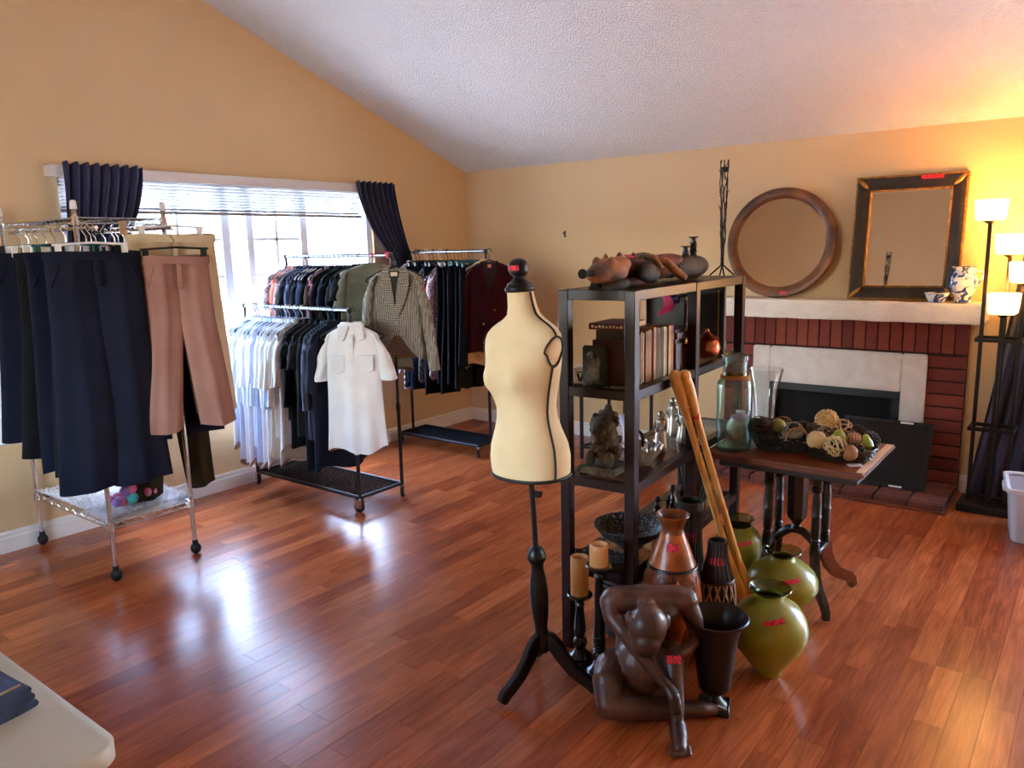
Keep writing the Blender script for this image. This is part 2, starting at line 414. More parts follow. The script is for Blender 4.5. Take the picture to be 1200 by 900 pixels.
# glass door in the back wall beyond the curtain
df = M()
for a, b, c, d in ((DX0, DX1, 0, .06), (DX0, DX1, DZ-.06, DZ), (DX0, DX0+.06, 0, DZ), (DX1-.06, DX1, 0, DZ), (5.87, 5.93, 0, DZ)): df.box(a, b, .05, .12, c, d)
door = struct(df.build('door_1', WINF, smooth=False), 'sliding glass door beyond the curtain')
for a, b in ((DX0+.06, 5.87), (5.93, DX1-.06)): M().box(a, b, .083, .087, .06, DZ-.06).build('pane', PANE, door, smooth=False)
rf = M()
for a, b, c, d in ((1.3, 3.1, .8, .85), (1.3, 3.1, 2.05, 2.1), (1.3, 1.35, .8, 2.1), (3.05, 3.1, .8, 2.1), (2.17, 2.23, .8, 2.1)): rf.box(a, b, RY-.12, RY-.05, c, d)
w2 = struct(rf.build('added_fill_window', WINF, smooth=False))  # unseen window, added behind the camera for fill light
for a, b in ((1.35, 2.17), (2.23, 3.05)): M().box(a, b, RY-.087, RY-.083, .85, 2.05).build('pane', glass('warm_fill_glass', (1, .965, .92), .05), w2, smooth=False)  # pane tint is there to warm the added fill light
# outside: pale concrete yard and the neighbouring pale house with a low eave
struct(M().box(-40, 40, -40, 40, -.6, -.3).build('ground_outside', mat('pale_concrete', (205, 200, 192), .9), smooth=False), 'pale concrete yard outside the window')
nb = thing('neighbour_house', 'pale stucco house with low eave seen through the window', 'house', (-7.2, 2.5, -.3))
M().box(-4, 0, -4.5, 6.5, 0, 2.45).build('wall', mat('pale_stucco', (236, 234, 230), .9), nb, smooth=False)
M().prism([(-4.6, 2.3), (.6, 2.42), (.6, 2.54), (-2, 3.5), (-4.6, 2.55)], 1, -5, 7).build('roof', mat('grey_shingle', (190, 192, 196), .9), nb, smooth=False)
M().box(0, .03, -1.2, .3, 1.1, 2.0).build('window', mat('far_window', (150, 165, 180), .3), nb, smooth=False)

# blind: head box, slats, bottom rail, cords
bl = thing('window_blind', 'raised white horizontal slat blind under the window head', 'blind', (0, WY0, 2.0))
M().box(.002, .095, -3.81, -1.07, 2.192, 2.26).build('head_box', mat('glossy_white_vinyl', (224, 222, 218), .16), bl, world=True, bev=.004)
sm = M().box(-.022, .022, 0, 2.34, -.0012, .0012).mesh('slat', smooth=False); sm.materials.append(mat('blind_slat_white', (176, 178, 182), .5))
for i in range(9):
    o = link('slat', sm, bl); o.location = (.045, -.01, .018+i*.0205); o.rotation_euler = (0, D(-18), 0)
M().box(.022, .07, -3.75, -1.40, 1.985, 2.006).build('bottom_rail', mat('grey_blind_rail', (150, 150, 150), .5), bl, world=True, bev=.003)
for yc in (-3.45, -2.95, -2.35, -1.75):
    M().tube([(.07, yc, 2.19), (.071, yc, 2.0)], .0012, 5).build('lift_cord', WHITEP, bl, world=True)

def drape(u, v, top, bot, zt, zb, folds, depth, bow=0):
    """hanging cloth: u across, v down; edges run from top span to bottom span"""
    e = v**1.35
    a = top[0]+(bot[0]-top[0])*e + bow*math.sin(PI*v)*(1-u); b = top[1]+(bot[1]-top[1])*(v**1.7)
    return a+(b-a)*u, zt+(zb-zt)*v, depth*math.sin(2*PI*folds*u+.8*math.sin(3*v))*(1-.25*v)
def curtain_left(name, label, top, bot, zt, zb, folds, depth, bow, x0):
    th = thing(name, label, 'curtain', (x0, (top[0]+top[1])/2, zb))
    def f(u, v):
        y, z, d = drape(u, v, top, bot, zt + (0), zb, folds, depth, bow); return (x0+d, y, z+.008*math.sin(2*PI*folds*u)*(1-v))
    M().grid(72, 26, f).build('cloth', NAVY, th, world=True, solid=.003)
    return th
curtain_left('navy_curtain', 'short navy curtain bunched at the blind end above the wire rack', (-3.75, -3.27), (-3.78, -3.46), 2.272, 1.72, 8, .018, 0, .125)
curtain_left('navy_curtain', 'navy curtain swept aside at the window end nearest the corner', (-1.49, -1.063), (-.95, -.80), 2.275, 1.45, 7, .02, -.06, .125)
c3 = thing('navy_curtain', 'floor length navy curtain behind the standing lamp', 'curtain', (4.9, -.12, .02))
def f3(u, v):
    L = 4.68-.26*v**1.3; Rr = 5.35-.1*v
    return (L+(Rr-L)*u, -.10+.035*math.sin(2*PI*9*u+1.2*v)-.02*v, 2.22-2.19*v)
M().grid(110, 24, f3).build('cloth', NAVY, c3, world=True, solid=.003)
M().tube([(4.6, -.1, 2.235), (7.0, -.1, 2.235)], .012, 10).build('curtain_rod', BLK, c3, world=True)

# ------------------------------------------------------------------ fireplace
fp = thing('fireplace', 'red brick fireplace with white plaster mantel and stucco surround', 'fireplace', (3.53, 0, 0))
FXL, FXR, FF = 2.70, 4.367, -.06
bk = M()
bk.box(FXL+.004, 2.94, FF+.006, 0, .06, 1.175); bk.box(4.13, FXR-.004, FF+.006, 0, .06, 1.175); bk.box(2.94, 4.13, FF+.006, 0, .93, 1.175)
bk.build('mortar_bed', MORTAR, fp, world=True, smooth=False)
rb = random.Random(5)
bm1 = [M().cb((0, 0, 0), (.222+rb.uniform(-.003, .003), .07, .0775)).mesh('brick', bev=.003, smooth=False) for _ in range(2)]
bm2 = [M().cb((0, 0, 0), (.0708+rb.uniform(-.002, .002), .07, .205)).mesh('brick', bev=.003, smooth=False) for _ in range(2)]
for q in bm1+bm2: q.materials.append(BRICK)
for xc in (2.818, 4.2505):
    for i in range(10):
        o = link('brick', rb.choice(bm1), fp); o.location = (xc-3.53, FF+.032+rb.uniform(-.003, .002), .106+i*.0878)
n = 21; st = (FXR-FXL)/n
for i in range(n):
    o = link('brick', rb.choice(bm2), fp); o.location = (FXL+st*(i+.5)-3.53, FF+.032+rb.uniform(-.003, .002), 1.055)
su = M()
for a, b, c, d in ((2.936, 3.07, .06, .94), (3.98, 4.135, .06, .94), (3.07, 3.98, .67, .94)): su.box(a, b, -.085, 0, c, d)
su.build('stucco_surround', STUCCO, fp, world=True, bev=.008, seg=2)
fb = M()
fb.box(3.06, 3.99, -.002, .0, .06, .68)
fbx = M().add([(3.07,-.05,.06),(3.98,-.05,.06),(3.9,-.004,.06),(3.15,-.004,.06),(3.07,-.05,.67),(3.98,-.05,.67),(3.9,-.004,.62),(3.15,-.004,.62)],
        [(0,1,2,3),(7,6,5,4),(3,2,6,7),(0,3,7,4),(2,1,5,6)])
fbx.build('firebox', SOOT, fp, world=True, smooth=False)
# glass fire doors inside the opening: dark frame with two panes
fd = M()
for a, b, c, d in ((3.07, 3.98, .615, .67), (3.07, 3.12, .06, .615), (3.93, 3.98, .06, .615)): fd.box(a, b, -.083, -.055, c, d)
fdo = fd.build('fire_door_frame', BLK, fp, world=True, bev=.003)
mt = M(); 
nx, ny, nz = 60, 8, 5
def mbox(x0, x1, y0, y1, z0, z1):
    bm = bmesh.new(); bmesh.ops.create_cube(bm, size=1)
    for v_ in bm.verts: v_.co = Vector((x0+(x1-x0)*(v_.co.x+.5), y0+(y1-y0)*(v_.co.y+.5), z0+(z1-z0)*(v_.co.z+.5)))
    bmesh.ops.bevel(bm, geom=bm.edges[:], offset=.012, segments=2, affect='EDGES')
    for _ in range(5):
        bmesh.ops.subdivide_edges(bm, edges=[e for e in bm.edges if e.calc_length() > .05], cuts=1, use_grid_fill=True)
    for v_ in bm.verts:
        q = noise.noise_vector(v_.co*9); v_.co += q*.005
    vs = [tuple(v_.co) for v_ in bm.verts]; bm.verts.index_update(); fs = [tuple(v_.index for v_ in f.verts) for f in bm.faces]; bm.free()
    return vs, fs
mt.add(*mbox(2.61, 4.465, -.275, -.001, 1.172, 1.302))
mt.build('mantel', PLASTER, fp, world=True)
he = M().box(2.70, 4.36, -.56, 0, .0, .05).build('hearth', MORTAR, fp, world=True, smooth=False)
hm = M().cb((0, 0, 0), (.196, .172, .034)).mesh('paver', bev=.003, smooth=False)
hmat = mat('worn_hearth_brick', (132, 78, 62), .8, c2=(112, 62, 48), var=16, bump=.4, bscale=90)
hm.materials.append(hmat)
for i in range(8):
    for j in range(3):
        o = link('paver', hm, he); o.location = (2.70+.0055+.2075*(i+.5)-3.53, -.56+.005+.185*(j+.5)-.002, .045+rb.uniform(-.001, .001))
hm2 = M().cb((0, 0, 0), (.2, .012, .05)).mesh('hearth_face_brick', bev=.002, smooth=False); hm2.materials.append(hmat)
for i in range(8):
    o = link('hearth_face_brick', hm2, he); o.location = (2.70+.0055+.2075*(i+.5)-3.53, -.565, .0325)
M().prism([(-.587, .0), (-.571, .0), (-.571, .02), (-.58, .018), (-.587, .008)], 0, 2.69, 4.376).build('wood_strip', TABLEW, fp, world=True, smooth=False)
M().prism([(4.361, .0), (4.377, .0), (4.377, .008), (4.370, .018), (4.361, .02)], 1, -.587, 0).build('wood_strip', TABLEW, fp, world=True, smooth=False)

sc = thing('fire_screen', 'black mesh fire screen panel leaning on the fireplace', 'fire screen', (3.96, -.36, .064), rot=(D(-21), 0, 0))
for a, b, c, d in ((-.30, -.275, 0, .46), (.235, .26, 0, .46), (-.275, .235, .435, .46), (-.275, .235, 0, .025)): M().box(a, b, -.008, .008, c, d).build('frame_bar', BLK, sc, bev=.002)
ms = M()
for i in range(46): ms.tube([(-.272+.011*i, 0, .025), (-.272+.011*i, 0, .435)], .0022, 5)
ms.build('mesh_curtain', BLKP, sc)
M().box(-.272, .232, .003, .005, .025, .435).build('backing_sheet', mat('dark_screen', (16, 16, 19), .4), sc, smooth=False)
M().box(.06, .14, -.0095, -.008, .441, .454).build('paper_label', WHITEP, sc, smooth=False)
M().box(.04, .12, -.0095, -.008, .004, .016).build('paper_label', WHITEP, sc, smooth=False)

# ------------------------------------------------------------------ racks
def caster(parent, x, y, r=.03, zt=.1, chrome=True, yawr=0):
    T = Matrix.Translation((x, y, 0)) @ Matrix.Rotation(yawr, 4, 'Z')
    f = M()
    f.box(-r*.9, r*.5, -.016, -.012, r*.7, r*2.25, T); f.box(-r*.9, r*.5, .012, .016, r*.7, r*2.25, T); f.box(-r*.9, r*.6, -.016, .016, r*2.15, r*2.35, T)
    f.lathe([(.009, r*2.3), (.009, zt)], 10, (0, 0, 0), T)
    c = f.build('caster', CHROME if chrome else BLKP, parent)
    TW = T @ Matrix.Translation((-.012*0-r*.2, 0, r)) @ Matrix.Rotation(PI/2, 4, 'X')
    M().lathe([(r*.35, -.011), (r*.85, -.011), (r, -.007), (r, .007), (r*.85, .011), (r*.35, .011)], 18, (0, 0, 0), TW).build('wheel', RUB, c)
# chrome wire rack by the window
wk = thing('wire_rack', 'chrome wire rack on casters hung with trousers', 'clothes rack', (.51, -3.86, 0))
X0, X1, Y0, Y1 = -.46, .46, -.23, .23
for sx in (X0, X1):
    for sy in (Y0, Y1):
        b = M(); b.lathe([(.0125, .07), (.0125, 1.98), (.009, 1.985)], 12, (sx, sy, 0))
        for k in range(70): b.lathe([(.0132, .1+k*.0265), (.0132, .103+k*.0265)], 8, (sx, sy, 0))
        po = b.build('post', CHROME, wk)
        M().lathe([(.017, 1.955), (.014, 1.995), (.006, 2.0)], 12, (sx, sy, 0)).build('post_cap', WHITEP, po)
        cs = M().ball((sx, sy, .034), (.03, .03, .034), 12); cs.lathe([(.016, .05), (.016, .085)], 10, (sx, sy, 0)); cs.build('caster', RUB, wk)
def wireshelf(z, name):
    b = M()
    for dz in (0, .028):
        for a, c in (((X0, Y0), (X1, Y0)), ((X0, Y1), (X1, Y1)), ((X0, Y0), (X0, Y1)), ((X1, Y0), (X1, Y1))): b.tube([(*a, z+dz), (*c, z+dz)], .004, 6)
    for a, c in (((X0, Y0), (X1, Y0)), ((X0, Y1), (X1, Y1)), ((X0, Y0), (X0, Y1)), ((X1, Y0), (X1, Y1))):
        n = 18 if a[1] == c[1] else 9
        b.tube([(a[0]+(c[0]-a[0])*k/n, a[1]+(c[1]-a[1])*k/n, z+(.028 if k % 2 else 0)) for k in range(n+1)], .0025, 5)
    for k in range(26): b.tube([(X0+(X1-X0)*(k+.5)/26, Y0, z+.03), (X0+(X1-X0)*(k+.5)/26, Y1, z+.03)], .0022, 5)
    b.tube([(X0, 0, z+.026), (X1, 0, z+.026)], .0035, 6)
    for sx in (X0, X1):
        for sy in (Y0, Y1): b.lathe([(.021, z-.008), (.017, z+.036)], 10, (sx, sy, 0))
    b.build(name, CHROME, wk)
wireshelf(.29, 'wire_shelf'); wireshelf(1.885, 'wire_shelf')
for yy in (-.19, .205): M().tube([(X0, yy, 1.862), (X1+.13, yy, 1.862)], .0095, 10).build('hanging_rail', CHROME, wk)
flat = M().box(-.018, .018, -.001, .001, -.07, 0, Matrix.Translation((.47, -.0, 1.90)) @ Matrix.Rotation(D(90), 4, 'Z')).build('paper_label', mat('kraft_card', (196, 158, 112), .8), wk)

def pipe_rack(name, label, x0, x1, y0, y1, rails, zdeck=.1):
    t = thing(name, label, 'clothes rack', ((x0+x1)/2, (y0+y1)/2, 0)); cx, cy = (x0+x1)/2, (y0+y1)/2
    hx, hy = (x1-x0)/2, (y1-y0)/2
    for a, b in (((-hx, -hy), (hx, -hy)), ((-hx, hy), (hx, hy)), ((-hx, -hy), (-hx, hy)), ((hx, -hy), (hx, hy))):
        M().tube([(*a, zdeck), (*b, zdeck)], .0125, 10).build('base_bar', BLK, t)
    d = M()
    for k in range(48): xx = -hx+2*hx*(k+.5)/48; d.tube([(xx, -hy, zdeck+.004), (xx, hy, zdeck+.004)], .004, 5)
    for k in range(17): yy = -hy+2*hy*(k+.5)/17; d.tube([(-hx, yy, zdeck+.007), (hx, yy, zdeck+.007)], .0035, 5)
    d.build('mesh_deck', mat('matte_black_mesh', (22, 22, 26), .75, spec=.2), t)
    for sx in (-hx, hx):
        for sy in (-hy, hy):
            caster(t, sx, sy, .038, zdeck-.005, True, random.uniform(-1, 1))
    for (yy, z) in rails:
        for sx in (-hx, hx):
            b = M(); b.lathe([(.0125, zdeck), (.0125, .62), (.016, .63), (.016, .67), (.0105, .68), (.0105, z)], 12, (sx, yy-cy, 0)); p = b.build('post', BLK, t)
            M().ball((sx, yy-cy, z), .02, 10).build('rail_knob', BLKP, p)
        b = M(); b.tube([(-hx, yy-cy, z), (hx, yy-cy, z)], .0125, 12); b.build('hanging_rail', CHR2, t)
    return t
gr1 = pipe_rack('garment_rack', 'black double rail garment rack with white shirts on its low rail', .1, 1.235, -2.6, -2.21, [(-2.6, 1.345), (-2.21, 1.685)])
pipe_rack('garment_rack', 'black single rail garment rack in the corner of the walls', .12, 1.03, -1.13, -.80, [(-.965, 1.692)])

for dx in (.545, ): M().lathe([(.0225, -.014), (.0225, .014)], 14, T=Matrix.Translation((dx, .195, 1.685)) @ Matrix.Rotation(D(90), 4, 'Y')).build('red_tape', REDT, gr1)
M().lathe([(.0135, -.014), (.0135, .014)], 14, T=Matrix.Translation((.40, .195, 1.685)) @ Matrix.Rotation(D(90), 4, 'Y')).build('red_tape', REDT, gr1)
# ------------------------------------------------------------------ garments (local frame: rail at the origin, shoulders along x, front towards -y)
def hook_path(zb):
    return [(.02*math.cos(a), 0, .0+.02*math.sin(a)) for a in [D(-25+k*22) for k in range(10)]] + [(-.012, 0, -.018), (0, 0, -.035), (0, 0, zb)]
def hanger_meshes(kind):
    h = M(); h.tube(hook_path(-.075), .0028 if kind != 'plastic' else .0036, 6); hk = h.mesh('hook')
    b = M()
    if kind == 'clip':
        b.tube([(-.175, 0, -.082), (0, 0, -.072), (.175, 0, -.082)], .006, 7)
        for s in (-1, 1):
            b.box(s*.15-.013, s*.15+.013, -.012, .012, -.135, -.075)
    else:
        r = .0065 if kind == 'plastic' else .0028
        b.tube([(-.205, 0, -.165), (-.19, 0, -.15), (-.1, 0, -.105), (0, 0, -.072), (.1, 0, -.105), (.19, 0, -.15), (.205, 0, -.165), (.19, 0, -.178), (-.19, 0, -.178), (-.205, 0, -.165)], r, 7)
    return b.mesh('hanger'), hk
HM = {}
for k_ in ('wire', 'plastic', 'clip'):
    a, b = hanger_meshes(k_); a.materials.append(BLKP); b.materials.append(CHROME); HM[k_] = (a, b)
def put_hanger(t, kind, ma):
    a, b = HM[kind]; o = link('hanger', a, t, ma); link('hook', b, o, CHROME if kind != 'plastic' else ma)
def fold(th, z, ph, amt, t):
    return amt*t*(math.sin(4*th+ph+2.5*z)+.6*math.sin(7*th+2*ph-4*z)+.35*math.sin(11*th+ph*3))
def body_mesh(seed, L, w=.21, d=.045, flare=1.05, hemrag=.012, amt=.010, cut=0, n=40):
    rd = random.Random(seed); ph = rd.uniform(0, 6); rings = []
    zs = [(-.088, .052, .030), (-.098, .085, .036), (-.12, .145, .040), (-.145, .19, .042), (-.175, .21, .044)]
    zs = [(z, ww*w/.21, dd) for z, ww, dd in zs]
    m_ = 12
    for i in range(1, m_+1):
        t = i/m_; zs.append((-.175-(L-.08)*t, w*(1-.05*math.sin(PI*t)+(flare-1)*t), d*(1+.35*t)))
    for i, (z, ww, dd) in enumerate(zs):
        t = max(0, (i-3)/(len(zs)-4)); r = []
        for j in range(n):
            th = 2*PI*j/n; c, s_ = math.cos(th), math.sin(th)
            k = 1+fold(th, z, ph, amt/.05, t)*.9
            zz = z
            if i == len(zs)-1: zz += hemrag*math.sin(3*th+ph)
            if cut and s_ < 0 and t > .55: zz += cut*((t-.55)/.45)*math.exp(-(c*ww/.085)**2)
            r.append((ww*c*(1+.02*math.sin(5*th+ph)*t), dd*math.copysign(abs(s_)**.85, s_)*k, zz))
        rings.append(r)
    return M().loft(rings)
def sleeve_mesh(seed, side, L, w=.21, r0=.062, r1=.042, out=.05, y=0):
    rd = random.Random(seed+side*13); ph = rd.uniform(0, 6); rings = []; n = 16; m_ = 12
    for i in range(m_+1):
        t = i/m_; z = -.15-.02-L*t
        xc = side*(w*.86+out*(t**.7)); rr = r0+(r1-r0)*t; r = []
        for j in range(n):
            th = 2*PI*j/n; k = 1+.10*math.sin(3*th+ph+9*t)*min(1, t*2)+.05*math.sin(14*t+ph+th)
            r.append((xc+rr*math.cos(th)*k*(.62 if t > .1 else .5), y+rr*math.sin(th)*k*.75, z+(.012*math.cos(th)*side*-1 if i == 0 else 0)+.03*(1-t)*math.cos(th)*-side))
        rings.append(r)
    return M().loft(rings)
def collar_mesh(w=.06, h=.035, pts=True):
    c = M()
    def f(u, v):
        th = 2*PI*u-PI/2; fl = 1+.22*v
        drop = (.05*v*math.exp(-(min(u, 1-u)/.09)**2) if pts else 0)
        return (w*fl*math.cos(th), .036*fl*math.sin(th)-(.01*v if math.sin(th) < 0 else 0), -.07-.03*v-drop)
    return c.grid(28, 3, f)
def trouser_mesh(seed, L, w=.2, hem=.11, d=.03, spread=.05, n=20, ct=.36):
    rd = random.Random(seed); ph = rd.uniform(0, 6); b = M()
    for s in (-1, 1):
        rings = []; m_ = 14
        for i in range(m_+1):
            t = i/m_; z = -.125-L*t
            if t < ct: hw = w*.5*(1+.12*t/ct); cx = s*w*.5
            else:
                q = (t-ct)/(1-ct); hw = w*.56+(hem-w*.56)*q; cx = s*(w*.5+(spread+hem-w*.5)*q*.8)
            inner = -s
            r = []
            for j in range(n):
                th = 2*PI*j/n; c, si = math.cos(th), math.sin(th)
                cr = 1+.35*math.exp(-(c/.22)**2)
                k = 1+.22*t*math.sin(3*th+ph+4*t+s)
                r.append((cx+hw*c, d*math.copysign(abs(si)**.9, si)*cr*k*(.75+.5*t)+.012*t*math.sin(5*t+ph+s), z+(.008*math.sin(2*th+ph) if i == m_ else 0)))
            rings.append(r)
        b.loft(rings)
    return b
def waist_mesh(w, d=.032):
    b = M(); n = 32
    b.loft([[((w*1.03)*math.cos(2*PI*j/n), d*math.sin(2*PI*j/n), z+.006*math.sin(4*PI*j/n)) for j in range(n)] for z in (-.118, -.16)], False, False)
    return b
LIB = {}
def lib(kind, i):
    """shared garment meshes"""
    key = (kind, i)
    if key in LIB: return LIB[key]
    r = random.Random(hash(kind) % 99 if False else i*17+len(kind)*5)
    L = {}
    if kind == 'shirt':
        ln = .74+.07*(i % 4); L['torso'] = body_mesh(i, ln, d=.03, amt=.012, flare=1.06)
        L['sleeve'] = [sleeve_mesh(i, -1, .46), sleeve_mesh(i, 1, .46)]; L['collar'] = collar_mesh()
    elif kind == 'blouse':
        ln = .86+.08*(i % 3); L['torso'] = body_mesh(i+40, ln, d=.032, amt=.02, flare=1.18, hemrag=.03)
        L['sleeve'] = [sleeve_mesh(i, -1, .34, r1=.06), sleeve_mesh(i, 1, .34, r1=.06)]; L['collar'] = collar_mesh(pts=False)
    elif kind == 'tee':
        L['torso'] = body_mesh(i+80, .62+.05*i, d=.03, amt=.012); L['sleeve'] = [sleeve_mesh(i, -1, .2, r1=.055), sleeve_mesh(i, 1, .2, r1=.055)]; L['collar'] = collar_mesh(pts=False)
    elif kind == 'trousers':
        L['trouser_legs'] = trouser_mesh(i, .98+.03*i, .185, .095+.01*(i % 3)); L['waistband'] = waist_mesh(.185)
    elif kind == 'skirt':
        L['skirt_panel'] = body_mesh(i+60, .62+.06*i, w=.2, d=.035, amt=.02, flare=1.25); L['waistband'] = waist_mesh(.19)
    out = []
    for nm, q in L.items():
        for mm in (q if isinstance(q, list) else [q]):
            me = mm.mesh(nm, ang=60, solid=.002 if nm in ('collar', 'waistband') else 0); me.materials.append(WHITEP); out.append((nm, me))
    LIB[key] = out; return out
def hang(kind, i, loc, yawd, ma, label, cat, group=None, hanger='plastic', hm=None, sc=(1, 1, 1), name=None, collar=None):
    t = thing(name or kind, label, cat, loc, D(yawd), group, scale=sc)
    for nm, me in lib(kind, i): link(nm, me, t, collar if (collar and nm in ('collar', 'waistband')) else ma)
    put_hanger(t, hanger, hm or BLKP)
    return t
WS = cloth('white_cotton', (238, 238, 240), (222, 224, 230)); IV = cloth('ivory_linen', (228, 220, 204)); PB = cloth('pale_blue_cotton', (206, 220, 242), (190, 206, 236))
OAT = cloth('oatmeal_knit', (188, 178, 164)); BK = cloth('black_cotton', (30, 30, 36), (38, 38, 44)); CH = cloth('charcoal_knit', (54, 54, 58)); NV = cloth('navy_wool', (36, 41, 64), (28, 33, 54))
DNV = cloth('dark_navy_suiting', (40, 44, 66), (34, 38, 58)); OLV = cloth('olive_twill', (72, 62, 44), (56, 48, 34)); PNK = cloth('dusty_rose_twill', (162, 122, 110), (150, 110, 99)); CRM = cloth('cream_canvas', (216, 198, 164), (200, 182, 148))
SAGE = cloth('sage_grey_silk', (128, 132, 116), (108, 112, 98)); MAR = cloth('maroon_knit', (82, 22, 34), (64, 16, 27)); BRN = cloth('brown_check', (92, 64, 52), (58, 46, 44)); CORAL = cloth('coral_cotton', (226, 132, 110)); FLOR = mat('floral_print', (206, 180, 176), .9, c2=(92, 74, 92), var=60, bump=.2, bscale=200)
BLUS = cloth('slate_blue_cotton', (72, 84, 122), (56, 66, 100)); STR = stripes('black_white_stripe', (22, 22, 26), (226, 224, 222), 9, 'Z'); PLAID = stripes('navy_plaid', (34, 38, 62), (78, 80, 108), 14, 'X'); PINST = stripes('pink_grey_stripe', (190, 110, 120), (110, 104, 112), 12, 'X')
REDC = cloth('red_cotton', (170, 34, 40)); TAN = cloth('tan_silk', (206, 174, 130)); PURP = cloth('plum_satin', (92, 66, 88)); LILAC = cloth('lilac_satin', (170, 150, 160)); GRYP = mat('grey_leaf_print', (146, 142, 140), .9, c2=(52, 48, 52), var=45, bump=.2, bscale=200)

# low rail of the double rack: pale tops towards the window, dark ones next, the white shirt at the end
rg = random.Random(11)
ORD = 'first second third fourth fifth sixth seventh eighth ninth tenth eleventh twelfth thirteenth fourteenth fifteenth sixteenth seventeenth eighteenth nineteenth'.split()
low = [('blouse', WS), ('shirt', PB), ('blouse', PB), ('shirt', WS), ('blouse', WS), ('shirt', PB), ('shirt', WS), ('blouse', PB), ('shirt', PB), ('blouse', WS), ('shirt', WS), ('blouse', WS), ('shirt', PB), ('blouse', IV), ('shirt', WS), ('blouse', WS), ('blouse', OAT)]
xx = .20
for i, (k, ma) in enumerate(low):
    lab = {PB: 'pale blue top, '+ORD[i]+' garment from the window on the low rail', WS: 'white top, '+ORD[i]+' garment from the window on the low rail'}.get(ma)
    if ma is IV: lab = 'ivory linen top among the white tops on the low rail'
    if ma is OAT: lab = 'oatmeal knit top between the white and the black tops'
    hang(k, i % 5, (xx, -2.6, 1.345), 90+rg.uniform(-7, 9), ma, lab, 'shirt', 'pale tops on the low rail', 'plastic', rg.choice([WHITEP, BLKP, BLKP, TEAL]), (1, .62, rg.uniform(.97, 1.1)), name='hanging_shirt')
    xx += .035
dark = [('tee', BK, 'black top beside the oatmeal knit on the low rail'), ('shirt', BK, 'black shirt on a black hanger, second of the dark tops'), ('tee', CH, 'charcoal knit top hanging among the black tops on the low rail'),
        ('shirt', BK, 'long black top behind the striped navy one on the low rail'), ('shirt', PLAID, 'navy striped shirt on a teal hanger on the low rail'), ('blouse', DNV, 'dark navy top just behind the white short sleeved shirt')]
for i, (k, ma, lab) in enumerate(dark):
    hang(k, i % 4, (xx, -2.6, 1.345), 92+rg.uniform(-6, 6), ma, lab, 'shirt', 'dark tops on the low rail', 'plastic', [BLKP, BLKP, BLKP, BLKP, TEAL, TEAL][i], (1, .7, 1.0), name='hanging_shirt')
    xx += .058
# high rail of the double rack
high = [(FLOR, 'pale floral blouse at the window end of the high rail'), (CORAL, 'coral shirt near the window end of the high rail'), (FLOR, 'second pale floral blouse on the high rail, next to coral'), (BK, 'black shirt next to the pale floral blouse on the high rail'), (NV, 'navy shirt, first beyond the black one on the high rail'),
        (PLAID, 'navy striped shirt hanging mid way along the high rail'), (BK, None), (BLUS, 'slate blue shirt among the dark tops on the high rail'), (BK, None), (BRN, 'brown shirt among the dark tops on the high rail'), (PINST, 'pink and grey striped shirt on the high rail'),
        (BK, None), (NV, None), (BK, None), (NV, None), (BK, None)]
xx = .16
for i, (ma, lab) in enumerate(high):
    lab = lab or (('black' if ma is BK else 'navy')+' top, '+ORD[i]+' garment from the window on the high rail')
    hang('shirt' if i % 3 else 'tee', (i*2) % 4, (xx, -2.21, 1.685), 90+rg.uniform(-8, 8), ma, lab, 'shirt', 'tops on the high rail', 'plastic', rg.choice([BLKP, WHITEP, TEAL, BLKP]), (1, .68, .95), name='hanging_shirt')
    xx += .047
hang('tee', 1, (xx+.01, -2.21, 1.685), 84, BK, 'black top next to the sage blouse on the high rail', 'shirt', None, 'plastic', BLKP, (1, .8, .8), name='hanging_shirt')
hang('blouse', 2, (xx+.13, -2.21, 1.685), 58, SAGE, 'sage grey silk blouse behind the houndstooth jacket', 'shirt', None, 'plastic', WHITEP, (1.05, .8, .72), name='hanging_shirt')

# corner rack: trousers, skirts and tops
far = [('shirt', BK, 1.0), ('blouse', LILAC, .98), ('tee', STR, 1.42), ('shirt', NV, 1.1), ('trousers', BK, 1.0), ('tee', STR, 1.45), ('trousers', DNV, 1.0), ('blouse', GRYP, 1.12), ('trousers', NV, 1.0), ('tee', REDC, 1.5), ('trousers', BK, 1.02), ('blouse', FLOR, 1.08), ('trousers', DNV, .98), ('skirt', NV, 1.1), ('trousers', BK, 1.0), ('skirt', BK, 1.2), ('trousers', NV, .96), ('trousers', BK, .98), ('skirt', DNV, 1.1)]
fl_ = {'shirt': 'shirt', 'tee': 'tee', 'trousers': 'trousers', 'skirt': 'skirt', 'blouse': 'blouse'}
cn = {BK: 'black', NV: 'navy', DNV: 'dark navy', STR: 'black and white striped', REDC: 'red', FLOR: 'pale floral', GRYP: 'grey leaf print', LILAC: 'lilac satin', TAN: 'tan silk'}
xx = .17
for i, (k, ma, s) in enumerate(far):
    hang(k, i % 4, (xx, -.965, 1.692), 90+rg.uniform(-9, 9), ma, cn[ma]+' '+fl_[k]+', '+ORD[i]+' garment from the window wall on the corner rack', fl_[k], 'clothes on the corner rack',
         'clip' if k in ('trousers', 'skirt') else 'plastic', TEAL if i > 14 else [BLKP, WHITEP, BLKP, BLKP][i % 4], (1, .72, s), name='hanging_'+fl_[k])
    xx += .0405

hang('blouse', 1, (1.035, -.965, 1.692), 52, TAN, 'tan silk blouse showing below the maroon cardigan', 'blouse', None, 'plastic', WHITEP, (.82, .7, .9), name='hanging_blouse')
